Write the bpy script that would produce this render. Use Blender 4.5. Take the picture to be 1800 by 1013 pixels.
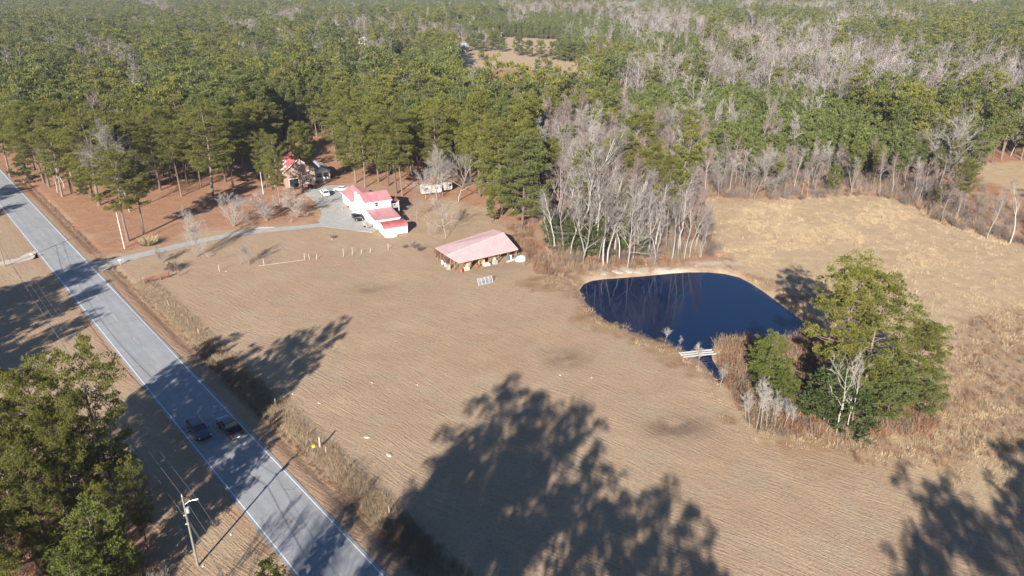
import bpy, math, random
import numpy as np
from mathutils import Vector

# ------------------------------------------------------------------ camera, world, sun, exposure
SC = bpy.context.scene
for _o in list(bpy.data.objects):
    bpy.data.objects.remove(_o)
CAM_H = 60.0
FOCAL = 1270.0                       # focal length in pixels of an 1800 px wide frame
PITCH = math.radians(23.85)
cd = bpy.data.cameras.new('camera')
cd.sensor_width = 36; cd.lens = 36 * FOCAL / 1800
cd.clip_start = 0.5; cd.clip_end = 12000
cam = bpy.data.objects.new('camera', cd)
SC.collection.objects.link(cam)
cam.location = (0, 0, CAM_H); cam.rotation_euler = (math.pi / 2 - PITCH, 0, 0)
SC.camera = cam

SUN_EL = math.radians(23.5)
SHADOW_AZ = math.radians(75.5)        # direction on the ground in which shadows fall
world = bpy.data.worlds.new('World'); SC.world = world; world.use_nodes = True
wn = world.node_tree.nodes; wl = world.node_tree.links
sky = wn.new('ShaderNodeTexSky'); sky.sky_type = 'NISHITA'; sky.sun_disc = False
sky.sun_elevation = SUN_EL
# sun stands opposite to the shadows: azimuth measured clockwise from +Y
sun_dir = Vector((-math.cos(SHADOW_AZ) * math.cos(SUN_EL), -math.sin(SHADOW_AZ) * math.cos(SUN_EL), math.sin(SUN_EL)))
sky.sun_rotation = math.atan2(sun_dir.x, sun_dir.y)
sky.air_density = 1.0; sky.dust_density = 0.1; sky.ozone_density = 6.0
wn['Background'].inputs['Strength'].default_value = 0.05
wl.new(sky.outputs[0], wn['Background'].inputs[0])
sl = bpy.data.lights.new('sun', 'SUN'); sl.energy = 5.0; sl.angle = math.radians(0.55); sl.color = (1.0, 0.93, 0.84)
sun = bpy.data.objects.new('sun', sl); SC.collection.objects.link(sun)
sun.rotation_euler = (-sun_dir).to_track_quat('-Z', 'Y').to_euler()
SC.view_settings.view_transform = 'Standard'; SC.view_settings.look = 'None'
SC.view_settings.gamma = 1; SC.view_settings.use_curve_mapping = False
SC.view_settings.exposure = 1.5
SC.cycles.max_bounces = 5; SC.cycles.diffuse_bounces = 2; SC.cycles.glossy_bounces = 2
SC.cycles.transparent_max_bounces = 4; SC.cycles.volume_bounces = 0; SC.cycles.transmission_bounces = 2
SC.cycles.use_denoising = True

rng = np.random.default_rng(7)
random.seed(7)
COL = bpy.data.collections.new('place'); SC.collection.children.link(COL)
SP, CP = math.sin(PITCH), math.cos(PITCH)

def gp(x, y, z=0.0):
    """place on level z seen at photograph position x, y"""
    u = (x - 900) / FOCAL; v = (y - 506.5) / FOCAL
    t = (z - CAM_H) / (-SP - v * CP)
    return np.array([u * t, (CP - v * SP) * t])

def pj(X, Y, Z):
    dz = Z - CAM_H; dep = Y * CP - dz * SP; up = Y * SP + dz * CP
    dep = np.where(np.abs(dep) < 1e-3, 1e-3, dep)
    return 900 + FOCAL * X / dep, 506.5 - FOCAL * up / dep, dep

def inpoly(x, y, poly):
    x = np.asarray(x, float); y = np.asarray(y, float)
    r = np.zeros(x.shape, bool); n = len(poly)
    for i in range(n):
        x0, y0 = poly[i]; x1, y1 = poly[(i + 1) % n]
        c = ((y0 > y) != (y1 > y))
        with np.errstate(divide='ignore', invalid='ignore'):
            xi = (x1 - x0) * (y - y0) / ((y1 - y0) if y1 != y0 else 1e-9) + x0
        r ^= c & (x < xi)
    return r

def vnoise(X, Y, scale, seed=0):
    """cheap smooth value noise, 0..1"""
    r = np.random.default_rng(1000 + seed).random((64, 64))
    x = np.asarray(X) / scale + 17.3; y = np.asarray(Y) / scale + 9.1
    xi = np.floor(x).astype(int); yi = np.floor(y).astype(int)
    fx = x - xi; fy = y - yi; fx = fx * fx * (3 - 2 * fx); fy = fy * fy * (3 - 2 * fy)
    g = lambda a, b: r[a % 64, b % 64]
    return (g(xi, yi) * (1 - fx) + g(xi + 1, yi) * fx) * (1 - fy) + (g(xi, yi + 1) * (1 - fx) + g(xi + 1, yi + 1) * fx) * fy

def fbm(X, Y, s, seed=0):
    return (vnoise(X, Y, s, seed) * .5 + vnoise(X, Y, s * .47, seed + 1) * .3 + vnoise(X, Y, s * .21, seed + 2) * .2)

# ------------------------------------------------------------------ materials
def lin(c):
    return tuple(c) + (1.0,)

class NT:
    def __init__(s, name):
        s.m = bpy.data.materials.new(name); s.m.use_nodes = True
        s.n = s.m.node_tree.nodes; s.l = s.m.node_tree.links
        s.b = s.n['Principled BSDF']; s.b.inputs['Roughness'].default_value = .85
        s.b.inputs['Specular IOR Level'].default_value = .2
    def N(s, t, **k):
        n = s.n.new(t)
        for a, b in k.items():
            if a.startswith('i_'):
                key = a[2:].replace('_', ' ')
                n.inputs[int(key) if key.isdigit() else key].default_value = b
            else: setattr(n, a, b)
        return n
    def L(s, a, b): s.l.new(a, b)
    def mix(s, fac, a, b, mode='MIX'):
        n = s.n.new('ShaderNodeMix'); n.data_type = 'RGBA'; n.blend_type = mode
        for sock, v in ((n.inputs[0], fac), (n.inputs[6], a), (n.inputs[7], b)):
            if isinstance(v, (int, float)): sock.default_value = v
            elif isinstance(v, tuple): sock.default_value = lin(v)
            else: s.l.new(v, sock)
        return n.outputs[2]
    def ramp(s, src, pts):
        n = s.n.new('ShaderNodeValToRGB'); e = n.color_ramp.elements
        while len(e) < len(pts): e.new(.5)
        for i, (p, c) in enumerate(pts):
            e[i].position = p; e[i].color = lin(c) if isinstance(c, tuple) else (c, c, c, 1)
        s.l.new(src, n.inputs[0]); return n.outputs[0]
    def noise(s, scale, detail=4, rough=.6, vec=None, dim='3D'):
        n = s.N('ShaderNodeTexNoise', i_Scale=scale, i_Detail=detail, i_Roughness=rough)
        if vec is not None: s.l.new(vec, n.inputs['Vector'])
        return n.outputs[0]
    def pos(s):
        return s.N('ShaderNodeNewGeometry').outputs['Position']
    def bump(s, h, strength=.5, dist=.1):
        n = s.N('ShaderNodeBump', i_Strength=strength, i_Distance=dist); s.l.new(h, n.inputs['Height'])
        s.l.new(n.outputs[0], s.b.inputs['Normal']); return n
    def base(s, c):
        if isinstance(c, tuple): s.b.inputs['Base Color'].default_value = lin(c)
        else: s.l.new(c, s.b.inputs['Base Color'])

MAT = {}
def simple(name, col, rough=.7, metal=0, spec=.3, var=.12, scale=3.0, coat=0):
    if name in MAT: return MAT[name]
    t = NT(name); c2 = tuple(max(0, x * (1 - var)) for x in col); c1 = tuple(min(1, x * (1 + var)) for x in col)
    tc = t.N('ShaderNodeTexCoord').outputs['Object']
    t.base(t.ramp(t.noise(scale, 5, .65, tc), [(.3, c2), (.7, c1)]))
    t.b.inputs['Roughness'].default_value = rough; t.b.inputs['Metallic'].default_value = metal
    t.b.inputs['Specular IOR Level'].default_value = spec
    if coat: t.b.inputs['Coat Weight'].default_value = coat
    MAT[name] = t.m; return t.m

def needle(name, c_dark, c_light, trans=.38):
    t = NT(name)
    oi = t.N('ShaderNodeObjectInfo').outputs['Random']
    at = t.N('ShaderNodeAttribute', attribute_name='tint').outputs['Fac']
    a = t.mix(oi, c_dark, c_light)
    m = tuple((x * 1.35 + .012) for x in c_light)
    b = t.mix(at, tuple(.62 * x for x in c_dark), m)
    c = t.mix(.6, a, b)
    t.base(c); t.b.inputs['Roughness'].default_value = .55; t.b.inputs['Specular IOR Level'].default_value = .25
    tr = t.N('ShaderNodeBsdfTranslucent'); t.L(c, tr.inputs[0])
    ms = t.N('ShaderNodeMixShader'); ms.inputs[0].default_value = trans
    t.L(t.b.outputs[0], ms.inputs[1]); t.L(tr.outputs[0], ms.inputs[2])
    t.L(ms.outputs[0], t.n['Material Output'].inputs[0])
    MAT[name] = t.m; return t.m

def bark(name, c1, c2, rscale=0.35):
    t = NT(name); tc = t.N('ShaderNodeTexCoord').outputs['Object']
    oi = t.N('ShaderNodeObjectInfo').outputs['Random']
    a = t.ramp(t.noise(2.2, 4, .7, tc), [(.35, c1), (.65, c2)])
    b = t.mix(oi, tuple(x * (1 - rscale) for x in c1), tuple(min(1, x * (1 + rscale * .6)) for x in c2))
    t.base(t.mix(.5, a, b)); MAT[name] = t.m; return t.m

needle('pine_needles', (.082, .098, .018), (.215, .208, .036))
needle('pine_needles_green', (.068, .092, .026), (.165, .185, .046))
needle('cedar_leaves', (.045, .070, .020), (.085, .108, .030))
needle('bright_leaves', (.088, .115, .020), (.15, .175, .032))
bark('pine_bark', (.085, .062, .050), (.19, .145, .12))
bark('pale_bark', (.17, .15, .135), (.32, .295, .27))
bark('white_bark', (.22, .205, .185), (.37, .345, .315))
bark('grey_bark', (.16, .14, .125), (.27, .24, .22))
bark('twigs', (.135, .112, .10), (.225, .195, .178))
bark('pale_twigs', (.21, .19, .172), (.32, .295, .275))
bark('red_twigs', (.16, .115, .105), (.24, .185, .17))
bark('straw', (.35, .265, .155), (.54, .425, .265), .25)
bark('dull_straw', (.24, .17, .11), (.37, .275, .18), .25)
bark('brush', (.12, .09, .068), (.23, .175, .135))
bark('rust_leaf', (.20, .09, .045), (.30, .15, .08))

# ------------------------------------------------------------------ object helpers
def link(o, parent=None):
    COL.objects.link(o)
    if parent is not None: o.parent = parent
    return o

def props(o, label=None, cat=None, group=None, kind=None):
    if label: o['label'] = label
    if cat: o['category'] = cat
    if group: o['group'] = group
    if kind: o['kind'] = kind
    return o

def empty(name, loc, rz=0, label=None, cat=None, group=None):
    o = bpy.data.objects.new(name, None); o.empty_display_size = .3
    o.location = loc; o.rotation_euler = (0, 0, rz); link(o)
    return props(o, label, cat, group)

def np_mesh(name, V, F, mats, midx=None, tint=None, smooth=False):
    """V (n,3), F (m,k) one polygon size, or list of such arrays"""
    if not isinstance(F, list): F = [F]
    F = [f for f in F if len(f)]
    me = bpy.data.meshes.new(name)
    me.vertices.add(len(V)); me.vertices.foreach_set('co', np.asarray(V, np.float32).ravel())
    loops = np.concatenate([f.ravel() for f in F]).astype(np.int32)
    sizes = np.concatenate([np.full(len(f), f.shape[1]) for f in F])
    starts = np.concatenate([[0], np.cumsum(sizes)[:-1]]).astype(np.int32)
    me.loops.add(len(loops)); me.loops.foreach_set('vertex_index', loops)
    me.polygons.add(len(sizes)); me.polygons.foreach_set('loop_start', starts)
    me.polygons.foreach_set('loop_total', sizes.astype(np.int32))
    if midx is not None: me.polygons.foreach_set('material_index', np.asarray(midx, np.int32))
    if smooth: me.polygons.foreach_set('use_smooth', np.ones(len(sizes), bool))
    for m in mats: me.materials.append(MAT[m] if isinstance(m, str) else m)
    if tint is not None:
        a = me.attributes.new('tint', 'FLOAT', 'POINT'); a.data.foreach_set('value', np.asarray(tint, np.float32))
    me.update(calc_edges=True)
    return me

class MB:
    def __init__(s): s.v = []; s.f = []; s.m = []
    def add(s, vs, fs, m=0):
        o = len(s.v); s.v += [tuple(map(float, p)) for p in vs]
        s.f += [tuple(o + i for i in f) for f in fs]; s.m += [m] * len(fs)
    def box(s, c, d, rz=0, m=0, ry=0):
        x, y, z = [k / 2 for k in d]; P = []
        for a in (-x, x):
            for b in (-y, y):
                for e in (-z, z):
                    q = Vector((a, b, e))
                    if ry: q = Vector((q.x * math.cos(ry) + q.z * math.sin(ry), q.y, -q.x * math.sin(ry) + q.z * math.cos(ry)))
                    if rz: q = Vector((q.x * math.cos(rz) - q.y * math.sin(rz), q.x * math.sin(rz) + q.y * math.cos(rz), q.z))
                    P.append((c[0] + q.x, c[1] + q.y, c[2] + q.z))
        s.add(P, [(0, 1, 3, 2), (4, 6, 7, 5), (0, 4, 5, 1), (2, 3, 7, 6), (0, 2, 6, 4), (1, 5, 7, 3)], m)
    def tube(s, pts, rad, n=6, m=0, caps=True):
        pts = [Vector(p) for p in pts]
        if isinstance(rad, (int, float)): rad = [rad] * len(pts)
        rings = []
        for i, p in enumerate(pts):
            d = (pts[min(i + 1, len(pts) - 1)] - pts[max(i - 1, 0)]).normalized()
            a = d.cross(Vector((0, 0, 1)) if abs(d.z) < .9 else Vector((1, 0, 0))).normalized(); b = d.cross(a)
            rings.append([p + (a * math.cos(2 * math.pi * k / n) + b * math.sin(2 * math.pi * k / n)) * rad[i] for k in range(n)])
        vs = [q for r in rings for q in r]; fs = []
        for i in range(len(pts) - 1):
            for k in range(n):
                fs.append((i * n + k, i * n + (k + 1) % n, (i + 1) * n + (k + 1) % n, (i + 1) * n + k))
        if caps: fs += [tuple(range(n))[::-1], tuple((len(pts) - 1) * n + k for k in range(n))]
        s.add(vs, fs, m)
    def quad(s, a, b, c, d, m=0): s.add([a, b, c, d], [(0, 1, 2, 3)], m)
    def slab(s, poly, thick, m=0):
        """polygon (3d points) with thickness downwards"""
        n = len(poly); vs = list(poly) + [(p[0], p[1], p[2] - thick) for p in poly]
        fs = [tuple(range(n)), tuple(range(2 * n - 1, n - 1, -1))] + [(i, n + i, n + (i + 1) % n, (i + 1) % n) for i in range(n)]
        s.add(vs, fs, m)
    def loft(s, rings, m=0, caps=True):
        n = len(rings[0]); vs = [p for r in rings for p in r]; fs = []
        for i in range(len(rings) - 1):
            for k in range(n):
                fs.append((i * n + k, i * n + (k + 1) % n, (i + 1) * n + (k + 1) % n, (i + 1) * n + k))
        if caps: fs += [tuple(range(n))[::-1], tuple((len(rings) - 1) * n + k for k in range(n))]
        s.add(vs, fs, m)
    def mesh(s, name, mats, smooth=False):
        me = bpy.data.meshes.new(name); me.from_pydata(s.v, [], s.f)
        for q in mats: me.materials.append(MAT[q] if isinstance(q, str) else q)
        me.polygons.foreach_set('material_index', s.m)
        if smooth: me.polygons.foreach_set('use_smooth', [True] * len(s.f))
        me.update(calc_edges=True); return me
    def build(s, name, mats, parent=None, loc=(0, 0, 0), rz=0, smooth=False, bevel=0):
        if not isinstance(mats, (list, tuple)): mats = [mats]
        o = bpy.data.objects.new(name, s.mesh(name, mats, smooth)); o.location = loc; o.rotation_euler = (0, 0, rz)
        if bevel:
            b = o.modifiers.new('bevel', 'BEVEL'); b.width = bevel; b.segments = 2; b.limit_method = 'ANGLE'
        return link(o, parent)

def boxpart(name, c, d, mat, parent, rz=0, ry=0, bevel=0):
    b = MB(); b.box(c, d, rz, 0, ry); return b.build(name, mat, parent, bevel=bevel)

def copy_tree(o, parent=None):
    c = o.copy(); COL.objects.link(c); c.parent = parent
    for ch in [x for x in o.children]: copy_tree(ch, c)
    return c

# ------------------------------------------------------------------ road frame and zones
RC = np.array([-20., 60.5]); RD = np.array([-.6645, .7473]); RN = np.array([.7473, .6645])
def road_d(X, Y): return (X - RC[0]) * RN[0] + (Y - RC[1]) * RN[1]
def road_t(X, Y): return (X - RC[0]) * RD[0] + (Y - RC[1]) * RD[1]
def road_p(t, d): return RC + RD * t + RN * d
ROAD_RZ = math.atan2(RD[1], RD[0])
WATER_Z = -.6
POND = [tuple(gp(x, y, WATER_Z)) for x, y in [(1019, 510), (1026, 500), (1040, 494), (1062, 491), (1090, 489), (1130, 486), (1180, 481), (1210, 479), (1245, 479), (1275, 482), (1300, 488), (1322, 500), (1345, 515), (1362, 528),
        (1385, 545), (1408, 562), (1418, 580), (1400, 594), (1372, 602), (1340, 604), (1300, 598), (1275, 599), (1256, 606), (1250, 618), (1252, 632), (1262, 648), (1278, 668), (1270, 674), (1256, 664), (1240, 645), (1225, 628), (1205, 618), (1180, 606),
        (1150, 596), (1120, 587), (1095, 577), (1070, 566), (1050, 553), (1035, 539), (1026, 526)]]
def poly_dist(X, Y, poly):
    d = np.full(np.shape(X), 1e9); n = len(poly)
    for i in range(n):
        a = np.array(poly[i]); b = np.array(poly[(i + 1) % n]); ab = b - a
        t = np.clip(((X - a[0]) * ab[0] + (Y - a[1]) * ab[1]) / (ab @ ab), 0, 1)
        d = np.minimum(d, np.hypot(X - a[0] - t * ab[0], Y - a[1] - t * ab[1]))
    return d
def wpoly(pts): return [tuple(gp(x, y)) for x, y in pts]

# edge of the woods, as the bases of the outermost trees
OPEN = wpoly([(-500, 300), (-120, 285), (-30, 288), (0, 296), (60, 312), (130, 330), (200, 326), (300, 318), (400, 300), (440, 283), (480, 262), (530, 246), (575, 238), (600, 246),
              (625, 290), (700, 310), (780, 318), (850, 330), (880, 355), (890, 385), (950, 400), (965, 458), (1105, 468), (1195, 462), (1255, 446), (1228, 345), (1300, 349),
              (1400, 350), (1490, 342), (1560, 346), (1618, 366), (1650, 392), (1720, 410), (1800, 432), (1900, 460), (2300, 540), (2300, 1500), (900, 3000), (-1500, 3000), (-2500, 700)])
FARFIELDS = [wpoly(p) for p in [
    [(845, 84), (880, 92), (960, 103), (1036, 117), (1036, 127), (985, 130), (930, 122), (865, 120), (810, 108), (800, 98)],
    [(870, 65), (915, 67), (990, 71), (1010, 76), (940, 90), (890, 84)],
    [(676, 71), (705, 72), (745, 80), (760, 84), (700, 84)],
    [(1272, 31), (1335, 34), (1338, 39), (1275, 36)], [(1478, 46), (1512, 47), (1505, 52), (1480, 50)],
    [(298, 15), (352, 16), (350, 20), (300, 20)], [(592, 70), (650, 70), (650, 80), (596, 79)], [(796, 84), (822, 86), (820, 92), (796, 91)],
    [(1712, 288), (1800, 284), (1960, 300), (1900, 350), (1800, 345), (1765, 328), (1720, 318)]]]
LITTER = wpoly([(-120, 290), (-30, 300), (40, 335), (110, 395), (180, 447), (225, 445), (300, 425), (345, 408), (420, 398), (480, 392), (555, 392), (560, 345), (600, 325), (650, 320), (700, 335), (745, 365), (800, 350), (860, 370),
                (900, 400), (940, 400), (965, 458), (1100, 470), (1200, 462), (1255, 446), (1228, 340), (1000, 220), (500, 180), (-120, 250)])
MEADOW = wpoly([(1225, 345), (1300, 350), (1480, 342), (1560, 348), (1620, 370), (1800, 434), (2300, 540), (2300, 900), (1700, 860), (1640, 860), (1500, 800), (1320, 780), (1290, 700), (1400, 620), (1420, 560), (1300, 478), (1260, 455)])
ISLAND = wpoly([(1258, 604), (1300, 600), (1400, 598), (1420, 570), (1560, 640), (1660, 700), (1640, 760), (1500, 775), (1330, 765), (1300, 720), (1275, 672), (1262, 640)])
BAND = wpoly([(935, 500), (1010, 470), (1100, 474), (1280, 462), (1400, 520), (1430, 570), (1418, 585), (1320, 490), (1275, 478), (1180, 477), (1060, 487), (1020, 500), (1016, 520), (1035, 548), (1110, 590),
              (1210, 622), (1262, 680), (1300, 770), (1270, 740), (1230, 670), (1190, 628), (1100, 600), (1040, 565), (1005, 520)])
WOODS_SW = lambda X, Y: (road_d(X, Y) < -14 + 2 * (vnoise(X, Y, 6, 5) - .5)) & (road_t(X, Y) < 38) & (Y < 92)

NX = np.concatenate([-150 - np.cumsum(np.geomspace(1.2, 180, 60))[::-1], np.arange(-150, 130, .72), 130 + np.cumsum(np.geomspace(1.2, 180, 60))])
NY = np.concatenate([-400 + np.arange(0, 400, 40.), np.arange(0, 48, 2.), np.arange(48, 216, .72), 216 + np.cumsum(np.geomspace(1.0, 190, 95))])
GX, GY = np.meshgrid(NX, NY)
X, Y = GX.ravel(), GY.ravel()
d = road_d(X, Y)
pd = poly_dist(X, Y, POND); pin = inpoly(X, Y, POND)
Z = np.zeros_like(X)
away = np.clip((np.abs(d) - 9) / 8, 0, 1) * np.clip((Y - 30) / 30, 0, 1)
Z += away * (fbm(X, Y, 5.0, 3) - .5) * .16 * (Y < 260)
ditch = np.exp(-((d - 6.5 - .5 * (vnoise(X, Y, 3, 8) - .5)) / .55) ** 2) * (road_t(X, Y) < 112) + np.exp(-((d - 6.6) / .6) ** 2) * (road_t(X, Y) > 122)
Z -= .5 * ditch
pz = np.where(pin, WATER_Z - np.minimum(1.4, pd * .55), WATER_Z + np.clip(pd / 1.7, 0, 1) * .6)
Z = np.where(pin | (pd < 1.7), pz, Z)
nz = (fbm(X, Y, 9, 20) - .5)
def soft(poly, w=3.0):
    near = Y < 420
    sd = poly_dist(X[near], Y[near], poly) * np.where(inpoly(X[near], Y[near], poly), 1, -1)
    sd = sd + (fbm(X[near], Y[near], 7, 31) - .5) * 13 + (vnoise(X[near], Y[near], 1.6, 32) - .5) * 3
    r = np.zeros_like(X); q = np.clip(sd / (2 * w) + .5, 0, 1); r[near] = q * q * (3 - 2 * q)
    r[~near] = inpoly(X[~near], Y[~near], poly); return r
forest = (~inpoly(X, Y, OPEN)) & (Y > 90)
for fp in FARFIELDS: forest &= ~inpoly(X, Y, fp)
sw = np.clip((-13 + 9 * (fbm(X, Y, 5, 5) - .5) - d) / 5 + .5, 0, 1) * np.clip((44 + 12 * (fbm(X, Y, 6, 6) - .5) - road_t(X, Y)) / 8, 0, 1) * (Y < 110)
litter = np.clip(soft(LITTER) + forest + sw, 0, 1)
meadow = np.clip(soft(MEADOW), 0, 1) * (1 - litter)
for fp in FARFIELDS: meadow = np.maximum(meadow, (poly_dist(X, Y, fp) < np.maximum(4, Y * .015)) | inpoly(X, Y, fp)); litter = np.where(meadow * (Y > 250) > 0, 0, litter)
RUST = wpoly([(1640, 620), (1720, 560), (1900, 520), (1900, 780), (1750, 800), (1640, 830), (1480, 820), (1340, 790), (1320, 765), (1500, 778), (1650, 760)])
isl = np.clip(.6 * soft(RUST, 5) + soft(ISLAND) + soft(BAND, 1.2), 0, 1)
def blob(px, py, rx, ry):
    u, v, _ = pj(X, Y, 0)
    q = ((u - px) / rx) ** 2 + ((v - py) / ry) ** 2
    return np.where(Y > 20, np.exp(-q * 1.2), 0) * np.clip(fbm(X, Y, 2.2, 40) * 2.6 - .55, 0, 1)
scar = blob(995, 632, 45, 18) + blob(1190, 752, 60, 22) * 1.3 + .7 * blob(645, 510, 45, 12) + .35 * blob(300, 470, 60, 10) + .6 * ditch + .5 * blob(860, 470, 70, 12)  # ditch term paints the ditch's shade into the colour, along with its dark soil
bare = blob(1140, 474, 75, 5) * 2 + blob(1250, 463, 55, 4) * 1.4
clay = (.9 * blob(710, 345, 60, 30) + .8 * blob(1000, 285, 60, 25) + .8 * blob(560, 265, 60, 30) + .8 * blob(250, 360, 130, 40) + .4 * blob(880, 610, 120, 40) + .4 * blob(300, 560, 90, 40)
        + .6 * blob(1300, 352, 90, 8) + .6 * blob(800, 435, 60, 14) + .5 * (np.abs(d - 5.2) < 1.3) * (Y > 40) + .4 * (np.abs(d + 4.6) < .8))
iy, ix = np.meshgrid(np.arange(len(NY) - 1), np.arange(len(NX) - 1), indexing='ij')
w = len(NX); q0 = (iy * w + ix).ravel()
gm = np_mesh('ground', np.stack([X, Y, Z], 1), np.stack([q0, q0 + 1, q0 + w + 1, q0 + w], 1), [], smooth=True)
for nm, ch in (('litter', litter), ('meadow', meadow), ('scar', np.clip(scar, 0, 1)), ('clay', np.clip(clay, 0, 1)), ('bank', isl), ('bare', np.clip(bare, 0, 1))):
    a = gm.attributes.new(nm, 'FLOAT', 'POINT'); a.data.foreach_set('value', ch.astype(np.float32))

t = NT('ground_cover'); P_ = t.pos()
mp = t.N('ShaderNodeMapping'); mp.inputs['Rotation'].default_value = (0, 0, math.radians(37)); t.L(P_, mp.inputs[0])
warp = t.N('ShaderNodeTexNoise', i_Scale=.02, i_Detail=2)
t.L(P_, warp.inputs['Vector'])
wv = t.N('ShaderNodeVectorMath', operation='MULTIPLY_ADD'); t.L(warp.outputs[1], wv.inputs[0]); wv.inputs[1].default_value = (14, 14, 0); t.L(mp.outputs[0], wv.inputs[2])
st = t.N('ShaderNodeMapping'); st.inputs['Scale'].default_value = (.10, 1.1, 1); t.L(wv.outputs[0], st.inputs[0])
rows = t.noise(1.0, 5, .62, st.outputs[0])                # long mowing streaks
fine = t.noise(2.6, 6, .72, P_); big = t.noise(.035, 4, .6, P_); mid = t.noise(.33, 5, .65, P_); grit = t.noise(9, 3, .7, P_)
A = lambda n: t.N('ShaderNodeAttribute', attribute_name=n).outputs['Fac']
field = t.ramp(big, [(.3, (.325, .232, .148)), (.52, (.378, .275, .174)), (.72, (.372, .290, .188))])
field = t.mix(t.ramp(rows, [(.35, 0.0), (.7, .55)]), field, (.27, .185, .130))
field = t.mix(t.ramp(mid, [(.38, .0), (.7, .38)]), field, (.26, .195, .14))
lit = t.ramp(mid, [(.3, (.22, .105, .062)), (.55, (.32, .155, .088)), (.75, (.36, .215, .135))])
mead = t.ramp(mid, [(.3, (.30, .212, .132)), (.5, (.37, .272, .168)), (.72, (.42, .322, .195))])
bankc = t.ramp(mid, [(.3, (.18, .10, .06)), (.55, (.26, .17, .10)), (.75, (.20, .17, .08))])
soft_l = t.N('ShaderNodeMath', operation='MULTIPLY'); t.L(A('litter'), soft_l.inputs[0]); soft_l.inputs[1].default_value = .85
pat = t.noise(.09, 4, .62, P_); pat2 = t.noise(.17, 3, .6, mp.outputs[0])
field = t.mix(t.ramp(pat, [(.42, 0.0), (.62, .55)]), field, (.30, .195, .125))
field = t.mix(t.ramp(pat2, [(.5, 0.0), (.7, .5)]), field, (.29, .245, .175))
f2 = t.N('ShaderNodeMapping'); f2.inputs['Scale'].default_value = (.28, 3.4, 1); t.L(wv.outputs[0], f2.inputs[0])
furrow = t.noise(1.0, 3, .55, f2.outputs[0])
field = t.mix(t.ramp(furrow, [(.30, .42), (.5, 0.0)]), field, (.22, .155, .11))
c = t.mix(A('meadow'), field, mead)
c = t.mix(A('bank'), c, bankc)
c = t.mix(soft_l.outputs[0], c, lit)
cm = t.N('ShaderNodeMath', operation='MULTIPLY'); t.L(A('clay'), cm.inputs[0]); cm.inputs[1].default_value = .65
c = t.mix(cm.outputs[0], c, (.27, .13, .068))
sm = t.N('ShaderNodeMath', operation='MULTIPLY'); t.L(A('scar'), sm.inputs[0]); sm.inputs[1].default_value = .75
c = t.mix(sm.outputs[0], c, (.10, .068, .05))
c = t.mix(A('bare'), c, (.42, .37, .31))
c = t.mix(t.ramp(fine, [(.3, .5), (.55, 0.0)]), c, (.13, .09, .062))
c = t.mix(t.ramp(grit, [(.5, 0.0), (.75, .45)]), c, (.45, .34, .225))
t.base(c); t.b.inputs['Roughness'].default_value = .95; t.b.inputs['Specular IOR Level'].default_value = .05
ad = t.N('ShaderNodeMath', operation='ADD'); t.L(furrow, ad.inputs[0]); t.L(fine, ad.inputs[1])
t.bump(ad.outputs[0], .6, .2)
gm.materials.append(t.m)
ground = link(bpy.data.objects.new('ground', gm)); props(ground, kind='structure')

# ------------------------------------------------------------------ pond water
t = NT('pond_water'); t.base((.002, .010, .036)); t.b.inputs['Roughness'].default_value = .04; t.b.inputs['IOR'].default_value = 1.34
t.b.inputs['Specular IOR Level'].default_value = .5
t.bump(t.noise(1.1, 3, .6, t.pos()), .10, .06)
MAT['pond_water'] = t.m
b = MB(); 
def grow(poly, k):
    c0 = np.mean(np.array(poly), 0); return [tuple(np.array(p) + (np.array(p) - c0) / np.linalg.norm(np.array(p) - c0) * k) for p in poly]
b.add([(x, y, WATER_Z) for x, y in POND], [tuple(range(len(POND)))[::-1]])
wo = b.build('pond_water', 'pond_water'); props(wo, kind='structure')
if wo.data.polygons[0].normal.z < 0: wo.data.flip_normals()

# ------------------------------------------------------------------ road, markings, driveway
def ribbon_mesh(name, left, right, z, mat, kind='structure', parent=None):
    n = len(left); V = [(x, y, z) for x, y in left] + [(x, y, z) for x, y in right]
    F = np.array([[i, n + i, n + i + 1, i + 1] for i in range(n - 1)])
    me = np_mesh(name, np.array(V), F, [mat]); 
    if me.polygons[0].normal.z < 0: me.flip_normals()
    o = link(bpy.data.objects.new(name, me), parent)
    if kind and parent is None: props(o, kind=kind)
    return o
t = NT('asphalt'); P_ = t.pos()
mp = t.N('ShaderNodeMapping'); mp.inputs['Rotation'].default_value = (0, 0, -ROAD_RZ); t.L(P_, mp.inputs[0])
s2 = t.N('ShaderNodeMapping'); s2.inputs['Scale'].default_value = (.05, 1.1, 1); t.L(mp.outputs[0], s2.inputs[0])
s2.inputs['Location'].default_value = (0, 0, 0)
wheel = t.noise(1, 3, .5, s2.outputs[0]); f = t.noise(.5, 6, .7, P_); g = t.noise(14, 2, .6, P_)
c = t.ramp(f, [(.3, (.235, .24, .25)), (.7, (.30, .305, .315))])
c = t.mix(t.ramp(wheel, [(.35, .5), (.6, 0.)]), c, (.19, .195, .20))
c = t.mix(t.ramp(g, [(.3, .25), (.7, 0.)]), c, (.15, .15, .15))
vo = t.N('ShaderNodeTexVoronoi', feature='DISTANCE_TO_EDGE', i_Scale=.22); vw = t.N('ShaderNodeVectorMath', operation='MULTIPLY_ADD'); wn_ = t.N('ShaderNodeTexNoise', i_Scale=.8, i_Detail=4)
t.L(P_, wn_.inputs['Vector']); t.L(wn_.outputs[1], vw.inputs[0]); vw.inputs[1].default_value = (2.2, 2.2, 0); t.L(P_, vw.inputs[2]); t.L(vw.outputs[0], vo.inputs['Vector'])
ck = t.mix(t.ramp(t.noise(.12, 3, .6, P_), [(.45, 0.), (.6, 1.)]), (0, 0, 0), t.ramp(vo.outputs[0], [(.006, .55), (.016, 0.)]))
c = t.mix(ck, c, (.07, .07, .075))
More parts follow.
